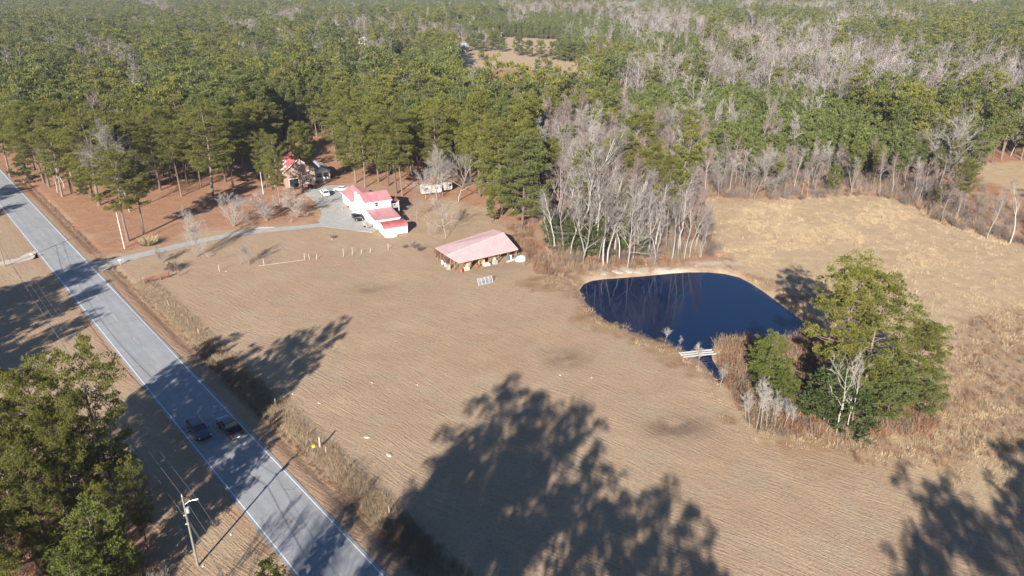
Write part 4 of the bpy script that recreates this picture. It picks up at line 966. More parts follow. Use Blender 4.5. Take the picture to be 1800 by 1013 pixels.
def win(parent, c, w_, h_, rz, panes=2):
    """window set just proud of a wall; local x runs along the wall, y outwards after turning by rz"""
    f = MB(); t_ = .07
    for dx in (-w_ / 2, w_ / 2): f.box((dx, 0, 0), (t_, .10, h_ + t_))
    for dz in (-h_ / 2, h_ / 2): f.box((0, -.005, dz), (w_ - t_, .09, t_))
    f.box((0, -.01, 0), (w_ - t_, .05, .05))
    e = f.build('window', 'white_trim', parent, c, rz)
    g = MB()
    for s in (-1, 1):
        g.box((0, .0, s * h_ / 4), (w_ - .1, .03, h_ / 2 - .07))
    g.build('pane', 'window_glass', e); return e
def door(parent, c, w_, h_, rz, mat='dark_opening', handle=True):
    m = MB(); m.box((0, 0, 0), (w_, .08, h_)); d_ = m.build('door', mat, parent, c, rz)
    m = MB()
    for dx in (-w_ / 2 - .05, w_ / 2 + .05): m.box((dx, 0, .03), (.1, .12, h_ + .06))
    m.box((0, 0, h_ / 2 + .08), (w_ + .2, .12, .1)); m.build('frame', 'white_trim', d_); return d_
A27 = math.radians(27); HU = np.array([math.cos(A27), math.sin(A27)]); HV = np.array([math.sin(A27), -math.cos(A27)]); HO = np.array([-47.5, 195.7])
hs = empty('white_house', (HO[0], HO[1], 0), A27, 'white two-storey house with pinkish red metal roofs stepping down towards the shed', 'house')
L3 = lambda u_, v_, z_: (u_, -v_, z_)
def wallblock(u0, u1, v0, v1, z1, name='wall', mat='white_siding', parent=hs, z0=0, gable=None, ridge=None):
    m = MB()
    if gable is None: m.box(((u0 + u1) / 2, -(v0 + v1) / 2, (z0 + z1) / 2), (u1 - u0, v1 - v0, z1 - z0))
    elif gable == 'v':      # ridge runs along v
        um = (u0 + u1) / 2; P = lambda v_: [(u0, -v_, z0), (u1, -v_, z0), (u1, -v_, z1), (um, -v_, ridge), (u0, -v_, z1)]
        m.loft([P(v0), P(v1)])
    else:
        vm = (v0 + v1) / 2; P = lambda u_: [(u_, -v0, z0), (u_, -v1, z0), (u_, -v1, z1), (u_, -vm, ridge), (u_, -v0, z1)]
        m.loft([P(u0), P(u1)])
    return m.build(name, mat, parent)
wallblock(0, 6.6, 0, 11.0, 2.9, gable='v', ridge=4.3)
wallblock(1.0, 7.8, 11.004, 19.6, 4.95, gable='u', ridge=6.2)
wallblock(1.2, 7.5, 19.604, 27.0, 2.35)
m = MB(); roof_plane(m, [(-.35, .35, 2.92), (-.35, -11.0, 2.92), (3.3, -11.0, 4.42), (3.3, .35, 4.42)]); roof_plane(m, [(6.95, -11.0, 2.92), (6.95, .35, 2.92), (3.3, .35, 4.42), (3.3, -11.0, 4.42)])
o = m.build('roof', 'pink_roof', hs); o['label'] = 'red metal gable roof over the long left wing'
m = MB(); roof_plane(m, [(.7, -19.95, 4.98), (8.1, -19.95, 4.98), (8.1, -15.3, 6.34), (.7, -15.3, 6.34)]); roof_plane(m, [(8.1, -10.7, 4.98), (.7, -10.7, 4.98), (.7, -15.3, 6.34), (8.1, -15.3, 6.34)])
o = m.build('roof', 'pink_roof', hs); o['label'] = 'highest red metal roof over the two-storey part'
m = MB(); roof_plane(m, [(.95, -27.3, 2.38), (7.75, -27.3, 2.38), (7.75, -19.63, 3.02), (.95, -19.63, 3.02)])
o = m.build('roof', 'pink_roof', hs); o['label'] = 'low faded pink lean-to roof'
boxpart('fascia', (4.35, -27.33, 2.24), (6.8, .05, .2), 'white_trim', hs); boxpart('fascia', (4.4, -19.99, 4.86), (7.4, .05, .16), 'white_trim', hs)
boxpart('gutter', (-.38, -5.4, 2.78), (.1, 11.0, .12), 'white_trim', hs); boxpart('chimney', (.72, -11.6, 2.9), (.55, .9, 5.8), 'white_siding', hs)
win(hs, L3(3.9, 19.63, 4.1), .85, 1.15, 0); win(hs, L3(-.03, 3.0, 1.7), 1.0, 1.1, math.pi / 2); win(hs, L3(-.03, 6.5, 1.7), 1.0, 1.1, math.pi / 2); door(hs, L3(-.03, 9.6, 1.05), .95, 2.05, math.pi / 2, 'weathered_wood')
win(hs, L3(.97, 14.5, 1.6), .9, 1.1, math.pi / 2); win(hs, L3(1.17, 23.5, 1.5), .9, .9, math.pi / 2); door(hs, L3(1.17, 21.0, 1.05), .9, 2.05, math.pi / 2, 'white_trim')
# raised porch on the right end
m = MB(); m.box((9.0, -17.2, 2.55), (2.3, 4.2, .16)); m.build('porch_deck', 'weathered_wood', hs)
for v_ in (15.3, 19.1):
    boxpart('post', (10.0, -v_, 2.1), (.14, .14, 4.2), 'white_trim', hs)
m = MB()
for v_ in np.arange(15.3, 19.2, .48): m.box((10.02, -v_, 3.05), (.05, .05, .84))
m.box((10.02, -17.2, 3.5), (.07, 4.0, .07)); m.box((9.0, -19.2, 3.5), (2.0, .06, .07))
for u_ in np.arange(8.2, 9.9, .42): m.box((u_, -19.2, 3.05), (.05, .05, .84))
m.build('railing', 'white_trim', hs)
m = MB(); roof_plane(m, [(10.35, -19.3, 4.15), (10.35, -15.0, 4.15), (7.82, -15.0, 4.75), (7.82, -19.3, 4.75)]); o = m.build('roof', 'red_roof', hs); o['label'] = 'small red porch roof'
door(hs, (7.83, -17.0, 3.7), .9, 2.0, math.pi / 2)
# garden shed with curved roof
sp = HO + HU * 1.3 + HV * 29.2
sh = empty('garden_shed', (sp[0], sp[1], 0), A27, 'small white shed with a rounded bright red roof at the end of the white house', 'shed')
m = MB(); m.box((3, -2.1, 1.15), (6.0, 4.2, 1.9)); m.build('wall', 'white_siding', sh)
m = MB(); arc = [(-2.1 - 2.3 * math.cos(a_), 2.1 + .85 * math.sin(a_)) for a_ in np.linspace(0, math.pi, 13)]
ring = [(y_, z_) for y_, z_ in arc] + [(y_ * .0 + (-2.1 + (y_ + 2.1) * .97), z_ - .06) for y_, z_ in arc[::-1]]
m.loft([[(-.15, y_, z_) for y_, z_ in ring], [(6.15, y_, z_) for y_, z_ in ring]]); o = m.build('roof', 'red_roof', sh)
m = MB()
for xx in (.02, 5.98): 
    g_ = [(-2.1 - 2.05 * math.cos(a_), 2.1 + .78 * math.sin(a_)) for a_ in np.linspace(0, math.pi, 11)]
    m.loft([[(xx - .02, y_, z_) for y_, z_ in g_], [(xx + .02, y_, z_) for y_, z_ in g_]])
m.build('gable', 'white_siding', sh)
door(sh, (-.04, -2.1, 1.1), 1.4, 1.75, math.pi / 2, 'white_trim')
for c_ in ((.3, -.3), (5.7, -.3), (.3, -3.9), (5.7, -3.9)): boxpart('footing', (c_[0], c_[1], .09), (.4, .4, .2), 'weathered_wood', sh)
for x_ in (.02, 5.98): boxpart('corner_board', (x_, -4.21, 1.15), (.1, .03, 1.9), 'white_trim', sh)

# brick house between the pines
bp = np.array([-67.6, 209.6]); bh = empty('brick_house', (bp[0], bp[1], 0), A27, 'tan brick gabled house with red roof half hidden by pines', 'house')
wallblock(0, 9, -10.5, 0, 4.9, gable='v', ridge=8.2, mat='tan_brick', parent=bh)
m = MB(); roof_plane(m, [(-.45, .0 + 10.9, 4.75), (-.45, -.45, 4.75), (4.5, -.45, 8.38), (4.5, 10.9, 8.38)]); o = m.build('roof', 'red_roof', bh)
m = MB(); roof_plane(m, [(9.45, -.45, 4.75), (9.45, 10.9, 4.75), (4.5, 10.9, 8.38), (4.5, -.45, 8.38)]); m.build('roof', 'red_roof', bh)
m = MB(); m.tube([(-.45, -.5, 4.7), (4.5, -.5, 8.33)], .1, 4); m.tube([(9.45, -.5, 4.7), (4.5, -.5, 8.33)], .1, 4); m.build('rake_board', 'white_trim', bh)
door(bh, (2.6, -.05, 1.25), 2.7, 2.4, 0); win(bh, (6.6, -.03, 1.6), 1.2, 1.2, 0); win(bh, (4.5, -.03, 5.3), 1.0, 1.2, 0); win(bh, (7.2, -.03, 3.9), .9, 1.0, 0)
for (y_, z_, l_) in ((6.2, 6.2, 1.5), (8.2, 6.0, 1.1), (2.4, 5.6, 1.6)):
    m = MB(); k_ = (8.38 - 4.75) / 4.95; x_ = (z_ - 4.75) / k_ - .45; m.slab([(x_ - .9, y_ + l_ / 2, z_ - .9 * k_ + .07), (x_ - .9, y_ - l_ / 2, z_ - .9 * k_ + .07), (x_ + .5, y_ - l_ / 2, z_ + .5 * k_ + .07), (x_ + .5, y_ + l_ / 2, z_ + .5 * k_ + .07)], .05)
    m.build('roof_patch', 'white_trim', bh)
m = MB(); roof_plane(m, [(-3.2, 9.5, 2.5), (-3.2, .5, 2.5), (-.02, .5, 3.3), (-.02, 9.5, 3.3)]); o = m.build('roof', 'red_roof', bh); o['label'] = 'low red lean-to roof on the left side'
for y_ in (.8, 5, 9.2): boxpart('post', (-3.05, y_, 1.2), (.14, .14, 2.4), 'white_trim', bh)
# white sunroom cottage behind
cp_ = np.array([-60.6, 217.2]); ct = empty('white_cottage', (cp_[0], cp_[1], 0), A27, 'low white sunroom cottage with two dark windows behind the brick house', 'cottage')
wallblock(0, 4.6, -9, 0, 2.9, gable='v', ridge=4.1, parent=ct)
m = MB(); roof_plane(m, [(-.3, 9.3, 2.9), (-.3, -.3, 2.9), (2.3, -.3, 4.2), (2.3, 9.3, 4.2)]); roof_plane(m, [(4.9, -.3, 2.9), (4.9, 9.3, 2.9), (2.3, 9.3, 4.2), (2.3, -.3, 4.2)]); m.build('roof', 'grey_shingle', ct)
m = MB(); m.tube([(-.3, -.34, 2.86), (2.3, -.34, 4.16), (4.9, -.34, 2.86)], .08, 4); m.build('rake_board', 'white_trim', ct)
win(ct, (1.25, -.03, 1.7), 1.7, 1.5, 0); win(ct, (3.35, -.03, 1.7), 1.7, 1.5, 0)

# camper trailers in the trees
simple('camper_shell', (.40, .39, .36), .7, var=.15)
def camper(loc, rz, L_, label):
    c_ = empty('camper_trailer', (loc[0], loc[1], 0), rz, label, 'camper')
    m = MB(); pr = [(-L_ / 2, .55), (L_ / 2 - .3, .55), (L_ / 2, 1.2), (L_ / 2 - .25, 2.6), (L_ / 2 - .8, 2.85), (-L_ / 2 + .5, 2.85), (-L_ / 2, 2.4)]
    m.loft([[(x_, -1.15, z_) for x_, z_ in pr], [(x_, 1.15, z_) for x_, z_ in pr]]); m.build('body', 'camper_shell', c_)
    for x_ in (-1.6, 1.4): boxpart('window', (x_, -1.16, 1.9), (.9, .04, .55), 'window_glass', c_)
    boxpart('door', (0, -1.17, 1.5), (.65, .04, 1.7), 'weathered_wood', c_); boxpart('stripe', (0, -1.165, 1.1), (L_ - 1.2, .02, .12), 'grey_shingle', c_)
    for y_ in (-1.0, 1.0):
        m = MB(); m.tube([(-.3, y_ - .1, .33), (-.3, y_ + .1, .33)], .33, 12); m.build('wheel', 'rubber', c_)
    m = MB(); m.tube([(L_ / 2, 0, .5), (L_ / 2 + 1, 0, .45)], .05, 6); m.build('hitch', 'rubber', c_)
simple('rubber', (.02, .02, .02), .9)
camper(gp(758, 341), .35, 6.0, 'old white camper trailer parked under the silver leafless trees')
camper(gp(781, 336), .5, 4.4, 'smaller pale camper half hidden right of the white one')

# ------------------------------------------------------------------ pole barn
BZ = {'FL': (-11.3, 144.2, 2.15), 'FR': (1.4, 151.9, 2.35), 'BR': (-1.95, 159.6, 3.55), 'KL': (-14.35, 147.2, 2.75), 'BL': (-17.4, 152.9, 2.35), 'RR': (-4.6, 165.2, 2.4)}
bn = empty('pole_barn', (-11.3, 144.2, 0), 0, 'open pole barn with a long faded pink metal roof', 'barn')
def bl(p): return (p[0] + 11.3, p[1] - 144.2, p[2])
Bz = {k: bl(v_) for k, v_ in BZ.items()}
m = MB(); roof_plane(m, [Bz['FL'], Bz['FR'], Bz['BR'], Bz['KL']], .07, .75); o = m.build('roof', 'faded_pink_roof', bn); o['label'] = 'sunlit front slope of the faded pink roof'
m = MB(); roof_plane(m, [Bz['RR'], Bz['BL'], Bz['KL'], Bz['BR']], .07, .75); o = m.build('roof', 'faded_pink_roof', bn); o['label'] = 'rear slope of the faded pink roof'
m = MB(); m.tube([Bz['KL'], Bz['BR']], .09, 6); m.build('ridge_cap', 'faded_pink_roof', bn)
def lerp3(a, b_, f): return tuple(a[i] + (b_[i] - a[i]) * f for i in range(3))
def post_at(p, r_=.11, top=-.1):
    m = MB(); m.tube([(p[0], p[1], -.1), (p[0] + .03, p[1], p[2] + top)], [r_, r_ * .9], 7); m.build('post', 'timber', bn)
for i in range(7):
    p = lerp3(Bz['FL'], Bz['FR'], .02 + .96 * i / 6); p = (p[0] - .15, p[1] + .35, p[2]); post_at(p)
    if i < 6:
        q = lerp3(Bz['FL'], Bz['FR'], .02 + .96 * (i + .45) / 6); m = MB(); m.tube([(p[0], p[1], p[2] - 1.1), (q[0] - .15, q[1] + .35, q[2] - .15)], .06, 5); m.build('brace', 'timber', bn)
for f in (.3, .6): post_at(lerp3(Bz['FL'], Bz['KL'], f + .1))
for f in (.2, .5, .8, 1): post_at(lerp3(Bz['KL'], Bz['BL'], f))
for f in (.17, .34, .5, .67, .84, 1): post_at(lerp3(Bz['BL'], Bz['RR'], f))
for f in (.2, .5, .8): post_at(lerp3(Bz['KL'], Bz['BR'], f)); post_at(lerp3(Bz['FR'], Bz['BR'], f))
for a_, b_ in (('FL', 'FR'), ('FL', 'KL'), ('KL', 'BL'), ('BL', 'RR'), ('FR', 'BR'), ('BR', 'RR')):
    m = MB(); p, q = Bz[a_], Bz[b_]; m.tube([(p[0], p[1], p[2] - .16), (q[0], q[1], q[2] - .16)], .085, 4); m.build('beam', 'timber', bn)
m = MB()
for i in range(9):
    p = lerp3(Bz['BL'], Bz['KL'], i / 8.); m.box((p[0], p[1], 1.5), (.03, .62, 1.4), math.radians(-30))
m.build('side_board', 'timber', bn)
simple('rust_red', (.28, .08, .05), .8); simple('blue_plastic', (.04, .16, .34), .5); simple('white_plastic', (.62, .63, .62), .4); simple('pale_tarp', (.42, .52, .60), .6); simple('hay', (.32, .25, .14), .95, var=.3); simple('galvanized', (.46, .50, .52), .5, metal=.3)
def barrel(loc, mat, label, tilt=False):
    m = MB(); m.tube([(0, 0, 0), (0, 0, .05), (0, 0, .3), (0, 0, .33), (0, 0, .58), (0, 0, .61), (0, 0, .85), (0, 0, .88)], [.27, .29, .28, .3, .28, .3, .29, .27], 14)
    o = m.build('barrel', mat, None, (loc[0], loc[1], 0), smooth=False)
    if tilt: o.rotation_euler = (math.pi / 2, 0, tilt); o.location.z = .29
    props(o, label, 'barrel'); return o
def bale(loc, rz, label):
    m = MB(); m.tube([(-.6, 0, .62), (.6, 0, .62)], .62, 18); o = m.build('hay_bale', 'hay', None, (loc[0], loc[1], 0), rz); props(o, label, 'hay bale')
def crate(loc, d_, rz, mat, label):
    c_ = empty('crate', (loc[0], loc[1], 0), rz, label, 'crate')
    for i in range(4):
        z_ = .08 + (d_[2] - .12) * i / 3
        for s_ in (-1, 1):
            boxpart('slat', (0, s_ * d_[1] / 2, z_), (d_[0], .03, .11), mat, c_); boxpart('slat', (s_ * (d_[0] / 2 - .02), 0, z_ + .002), (.03, d_[1] - .04, .11), mat, c_)
    boxpart('base', (0, 0, .04), (d_[0] - .05, d_[1] - .05, .05), mat, c_)
fx = lambda f, off: ((BZ['FL'][0] + (BZ['FR'][0] - BZ['FL'][0]) * f - off * .52), (BZ['FL'][1] + (BZ['FR'][1] - BZ['FL'][1]) * f + off * .85))
barrel(fx(.86, .8), 'blue_plastic', 'blue barrel under the right end of the barn roof'); barrel(fx(.91, 1.0), 'white_plastic', 'white barrel beside the blue one under the barn roof')
barrel(fx(.30, .9), 'rust_red', 'rusty barrel lying near the front of the barn', .7); barrel(fx(.02, -.25), 'rust_red', 'rusty barrel at the front left corner post of the barn')
barrel((-14.6, 147.5), 'galvanized', 'white drum at the left side of the barn'); barrel((-15.4, 148.9), 'white_plastic', 'second white drum further back at the left side of the barn')
bale(fx(.2, 1.6), .5, 'round hay bale under the left part of the barn roof'); bale(fx(.42, 1.5), .5, 'round hay bale in the middle of the barn'); bale(fx(.66, 2.0), 1.2, 'round hay bale deep under the right half of the barn')
crate(fx(.12, .3), (1.2, .8, .6), .54, 'pale_wood', 'pale slatted crate at the left front of the barn'); crate(fx(.46, .35), (1.5, .9, .5), .5, 'pale_wood', 'wide slatted crate at the middle front of the barn'); crate(fx(.60, .2), (1.0, .7, .8), .6, 'galvanized', 'grey slatted crate right of the barn centre')
crate((-13.9, 146.0), (.9, .9, 1.0), .2, 'weathered_wood', 'tall pale crate at the left front corner of the barn')
# tarp covered pile, lumber, metal stock gate
m = MB(); rg = []
for k_, (s_, z_) in enumerate(((1, 0), (.96, .5), (.8, .95), (.45, 1.15))):
    rg.append([(1.25 * s_ * math.cos(a_) * (1 + .08 * math.sin(3 * a_ + k_)), .85 * s_ * math.sin(a_) * (1 + .1 * math.cos(2 * a_)), z_ + .05 * math.sin(5 * a_)) for a_ in np.linspace(0, 2 * math.pi, 14)[:-1]])
m.loft(rg); o = m.build('tarp_covered_pile', 'pale_tarp', None, (2.0, 151.0, 0), .5); props(o, 'pile under a pale blue tarp at the right front corner of the barn', 'covered pile')
def lumber(x0, x1, n_, mat, label, w_=.15, step=.19):
    p, q = gp(*x0), gp(*x1); c_ = (p + q) / 2; L_ = np.linalg.norm(q - p); e = empty('lumber', (c_[0], c_[1], 0), math.atan2(q[1] - p[1], q[0] - p[0]), label, 'lumber')
    for i in range(n_): boxpart('board', (random.uniform(-.2, .2), (i - n_ / 2) * step, .06 + .02 * i), (L_, w_, .06), mat, e, rz=random.uniform(-.01, .01))
lumber((890, 461), (917, 453), 4, 'pale_wood', 'pale boards lying on the grass at the right front of the barn')
lumber((453, 468), (534, 457), 1, 'weathered_wood', 'long pale rail fallen between fence posts in the field', .16)
g0, g1 = gp(842, 503), gp(867, 497); c_ = (g0 + g1) / 2; L_ = np.linalg.norm(g1 - g0)
e = empty('stock_gate', (c_[0], c_[1], 0), math.atan2(*(g1 - g0)[::-1]), 'silvery tubular stock gate leaning in the field below the barn', 'gate')
tl = .55
for i in range(7): m = MB(); z_ = .1 + i * .2; m.tube([(-L_ / 2, z_ * tl, z_), (L_ / 2, z_ * tl, z_)], .045, 6); m.build('rail', 'galvanized', e)
for i in range(5): m = MB(); x_ = -L_ / 2 + L_ * i / 4; m.tube([(x_, .1 * tl - .01, .06), (x_, 1.3 * tl - .01, 1.34)], .045, 6); m.build('upright', 'galvanized', e)
# red farm gate by the road
simple('gate_red', (.26, .07, .06), .7)
g0, g1 = gp(253, 500), gp(297, 489); L_ = np.linalg.norm(g1 - g0)
e = empty('farm_gate', (g0[0], g0[1], 0), math.atan2(*(g1 - g0)[::-1]), 'red tubular farm gate at the corner of the field near the mailbox', 'gate')
for i in range(6): m = MB(); z_ = .25 + i * .2; m.tube([(0, 0, z_), (L_, 0, z_)], .04, 6); m.build('rail', 'gate_red', e)
for i in range(4): m = MB(); x_ = L_ * i / 3; m.tube([(x_, .05, .2), (x_, .05, 1.3)], .045, 6); m.build('upright', 'gate_red', e)
m = MB(); m.tube([(0, .02, .25), (L_ / 2, .02, 1.2)], .03, 5); m.build('diagonal', 'gate_red', e)
for (px, py, h_, mt, lb) in [(248, 498, 1.7, 'timber', 'dark post left of the red farm gate'), (254, 502, 1.3, 'timber', 'short dark post in front of the red farm gate'), (297, 488, 1.8, 'timber', 'thick dark post right of the red farm gate'), (315, 486, 1.6, 'timber', 'dark post beside the low bush right of the red gate'), (283, 493, 1.1, 'timber', 'middle stub post behind the red farm gate')]:
    g = gp(px, py); m = MB(); m.tube([(0, 0, -.1), (.03, 0, h_)], [.12, .1], 8); props(m.build('fence_post', mt, None, (g[0], g[1], 0)), lb, 'post')
# field fence posts and road fence
for k_, (px, py, h_, mt) in enumerate([(386, 477.5, 1.6, 'weathered_wood'), (464.5, 467, 1.6, 'weathered_wood'), (535.5, 457, 1.6, 'weathered_wood'), (544, 456.5, 1.3, 'weathered_wood'), (557, 457, 1.3, 'weathered_wood'), (604, 450.5, 1.9, 'weathered_wood'), (619.5, 448.5, 1.9, 'weathered_wood'), (635.5, 446.5, 1.2, 'weathered_wood'), (651, 444.5, 1.1, 'weathered_wood'), (682.5, 439.5, 1.6, 'weathered_wood')]):
    g = gp(px, py); m = MB(); m.tube([(0, 0, -.1), (random.uniform(-.1, .1), 0, h_)], [.075, .06], 7)
    nm = ['leftmost', 'second', 'third', 'fourth', 'fifth', 'sixth', 'seventh', 'eighth', 'ninth', 'rightmost'][k_]
    props(m.build('fence_post', mt, None, (g[0], g[1], 0)), '%s pale wooden post of the old fence line across the field' % nm, 'post', 'old posts across the field')
g = gp(720, 434.5); m = MB(); m.tube([(0, 0, -.1), (0, 0, 1.2)], .08, 7); m.tube([(0, 0, 1.2), (0, 0, 1.5)], [.2, .18], 8); props(m.build('feeder_post', 'timber', None, (g[0], g[1], 0)), 'dark post with a round top between shed and barn', 'post')
rf = empty('wire_fence', (*road_p(96, 9.3), 0), 0, 'wire fence with thin posts running along the ditch and field', 'fence'); o0 = road_p(96, 9.3)
tl_ = list(np.arange(96, -50, -5.2)); tops = []
for i, t_ in enumerate(tl_):
    q = road_p(t_, 9.3 + random.uniform(-.12, .12)) - o0; h_ = 1.25 + random.uniform(-.1, .2); ln = random.uniform(-.08, .08); tops.append((q, ln, h_))
    m = MB(); m.tube([(q[0], q[1], -.1), (q[0] + ln, q[1], h_)], .055 if i % 2 else .07, 6); m.build('post', 'timber' if i % 3 else 'weathered_wood', rf)
for z_ in (.35, .7, 1.1):
    m = MB(); m.tube([(q[0] + ln * z_, q[1], z_) for q, ln, h_ in tops], .006, 3); m.build('wire', 'timber', rf)
g = gp(563, 789); m = MB(); m.tube([(0, 0, -.1), (.05, 0, 1.9)], [.14, .12], 8); props(m.build('corner_post', 'weathered_wood', None, (g[0], g[1], 0)), 'stout grey fence post casting a long shadow beside the yellow weed patch', 'post')
simple('yellow_plastic', (.55, .42, .03), .5)
g = gp(552, 788); m = MB(); m.tube([(0, 0, 0), (0, 0, .25), (0, 0, .5)], [.3, .34, .22], 9); props(m.build('yellow_bucket', 'yellow_plastic', None, (g[0], g[1], 0)), 'yellow bucket in the grass beside the stout fence post', 'bucket')

# ------------------------------------------------------------------ utility poles and wires
simple('pole_wood', (.17, .165, .13), .9, var=.15); simple('pole_pale', (.50, .46, .41), .9, var=.12); simple('lamp_metal', (.55, .56, .56), .4, metal=.5); simple('cable', (.10, .10, .10), .6)
def upole(xy, h_, label, mat='pole_wood', lamp=False, lean=0, rz=0, r_=.135):
    e = empty('utility_pole', (xy[0], xy[1], 0), rz, label, 'utility pole'); m = MB(); m.tube([(0, 0, -.2), (lean, 0, h_)], [r_, r_ * .68], 10); m.build('pole', mat, e)
    m = MB(); m.tube([(lean, 0, h_), (lean, 0, h_ + .22)], [.06, .045], 8); m.build('insulator', 'white_plastic', e)
    for z_ in (h_ * .62, h_ * .74):
        m = MB(); m.box((lean * .7 - .17, 0, z_), (.22, .12, .14)); m.build('bracket', 'lamp_metal', e)
    if lamp:
        m = MB(); m.tube([(.1, 0, h_ - 1.1), (.6, 0, h_ - .75), (1.15, 0, h_ - .68)], .035, 6); m.build('lamp_arm', 'lamp_metal', e)
        m = MB(); m.box((1.3, 0, h_ - .68), (.4, .2, .1)); hd = m.build('lamp_head', 'white_plastic', e, bevel=.03)
        m = MB(); m.tube([(.24, 0, h_ - 2.2), (.24, 0, h_ - 1.55)], .17, 10); m.build('transformer', 'lamp_metal', e)
    return e
pA, pB, pC = road_p(9.4, -11.0), road_p(125.7, -10.7), road_p(-107, -10.9)
upole(pA, 9.6, 'grey utility pole with a street lamp arm, nearest, above the bottom left treetops', lamp=True, rz=.25)
upole(pB, 9.6, 'utility pole at the left edge beside the pale gravel drive'); upole(pC, 9.6, 'utility pole behind the viewpoint along the road')
g2 = gp(219, 437); upole(g2, 8.6, 'slim pale utility pole among the front-yard pines near the driveway entrance', 'pole_pale', r_=.13)
def cable(a, b_, sag, label, r_=.016, n=24):
    m = MB(); pts = []
    for i in range(n + 1):
        f = i / n; pts.append((a[0] + (b_[0] - a[0]) * f, a[1] + (b_[1] - a[1]) * f, a[2] + (b_[2] - a[2]) * f - sag * 4 * f * (1 - f)))
    m.tube(pts, r_, 4); o = m.build('power_line', 'cable', None); props(o, label, 'power line')
for nm, off, z_, sg, r_ in (('topmost', 0, 9.8, 2.2, .018), ('road-side', 1.2, 9.0, 2.2, .016), ('upper middle', -.2, 7.1, 2.5, .02), ('lowest', .2, 5.95, 2.7, .026)):
    for a_, b_, w2 in ((pA, pB, 'from the lamp pole to the pole by the gravel drive'), (pC, pA, 'from the lamp pole out of the bottom of the view')):
        cable((*(a_ + RN * off), z_), (*(b_ + RN * off), z_), sg, '%s wire %s' % (nm, w2), r_)
cable((*pB, 8.8), (*g2, 8.3), 1.0, 'wire crossing the road between the two far utility poles'); cable((*g2, 8.0), (-47, 196, 3.2), 1.6, 'service wire from the pale pole to the white house')
# flagpole, mailbox
g = gp(463, 342); h_ = top_h(g, 303); e = empty('flagpole', (g[0], g[1], 0), 0, 'thin white pole standing on the lawn left of the brick house', 'pole'); m = MB(); m.tube([(0, 0, 0), (0, 0, h_)], [.09, .06], 8); m.build('pole', 'white_plastic', e); m = MB(); m.tube([(0, 0, h_), (0, 0, h_ + .12)], [.1, .03], 8); m.build('finial', 'lamp_metal', e)
def mailbox(xy, rz, label):
    e = empty('mailbox', (xy[0], xy[1], 0), rz, label, 'mailbox'); boxpart('post', (0, 0, .5), (.1, .1, 1.0), 'weathered_wood', e)
    m = MB(); pr = [(-.13, 0), (.13, 0), (.13, .16)] + [(.13 * math.cos(a_), .16 + .13 * math.sin(a_)) for a_ in (.6, 1.57, 2.54)] + [(-.13, .16)]
    m.loft([[(-.3, y_, z_ + 1.0) for y_, z_ in pr], [(.3, y_, z_ + 1.0) for y_, z_ in pr]]); b_ = m.build('box', 'white_plastic', e); boxpart('flag', (.1, -.15, 1.25), (.2, .02, .06), 'rust_red', e)
    m = MB(); m.box((.305, 0, 1.13), (.012, .2, .2)); m.build('door', 'lamp_metal', e)
mailbox(gp(212, 466), .3, 'white mailbox on a short post beside the driveway entrance'); mailbox(road_p(127, -5.2), .8, 'white mailbox at the pale gravel drive left of the road')

simple('plank_grey', (.40, .40, .38), .8)
# ------------------------------------------------------------------ footbridge, small things in the field
e = empty('footbridge', (31.6, 108.0, 0), math.atan2(1.0, 4.9), 'narrow footbridge of three long whitish planks over the pond outlet', 'footbridge')
for i in range(3): boxpart('plank', (random.uniform(-.1, .1), -.7 + i * .7, .12), (6.0, .32, .10), 'plank_grey', e)
for x_ in (-2.6, 2.6): boxpart('bearer', (x_, 0, -.01), (.2, 1.7, .15), 'timber', e)
simple('pale_rock', (.38, .34, .285), .95, var=.2)
def rock(px, py, s, label, mat='pale_rock'):
    g = gp(px, py); m = MB(); r_ = np.random.default_rng(int(px)); n = 9; rg = []
    for z_, k_ in ((-.05, 1.0), (.06, .95), (.12, .5)): rg.append([(s * k_ * math.cos(2 * math.pi * i / n) * r_.uniform(.75, 1.1), s * .6 * k_ * math.sin(2 * math.pi * i / n) * r_.uniform(.75, 1.1), z_) for i in range(n)])
    m.loft(rg); props(m.build('flat_rock', mat, None, (g[0], g[1], 0), r_.uniform(0, 3)), label, 'rock', None)
rock(645, 769, .55, 'largest pale flat rock in the field right of the stout fence post'); rock(561, 709, .3, 'small pale rock in the upper field right of the tree shadow'); rock(515, 693, .32, 'pale rock at the tip of the roadside tree shadow'); rock(684, 800, .6, 'cracked pale rock at the top of the streaky shadows')
rock(734, 677, .28, 'lone pale stone left of the field centre'); rock(654, 673, .25, 'small stone left of the lone pale stone'); rock(584, 420.5, .3, 'pale stone on the lawn beside a tiny shrub below the parking pad'); rock(398, 477, .3, 'pale stone at the leftmost old fence post')
rock(1040, 664, .28, 'pale stone below the dark patch in the field'); rock(985, 660, .22, 'small stone below left of the dark patch')
for k_, (px, py, s) in enumerate([(1062, 481, 1.2), (1085, 478, 1.5), (1108, 476, 1.6), (1128, 473, 1.2)]):
    rock(px, py, s, ['leftmost', 'second', 'third', 'rightmost'][k_] + ' pale slab of the bare bank above the pond')
rock(406, 940, .16, 'white scrap of litter on the dark verge left of the road', 'white_plastic'); rock(357, 996, .14, 'pale blue scrap of litter at the bottom below the lamp pole', 'pale_tarp'); rock(216, 457.5, .2, 'white marker stone by the driveway entrance', 'white_plastic')
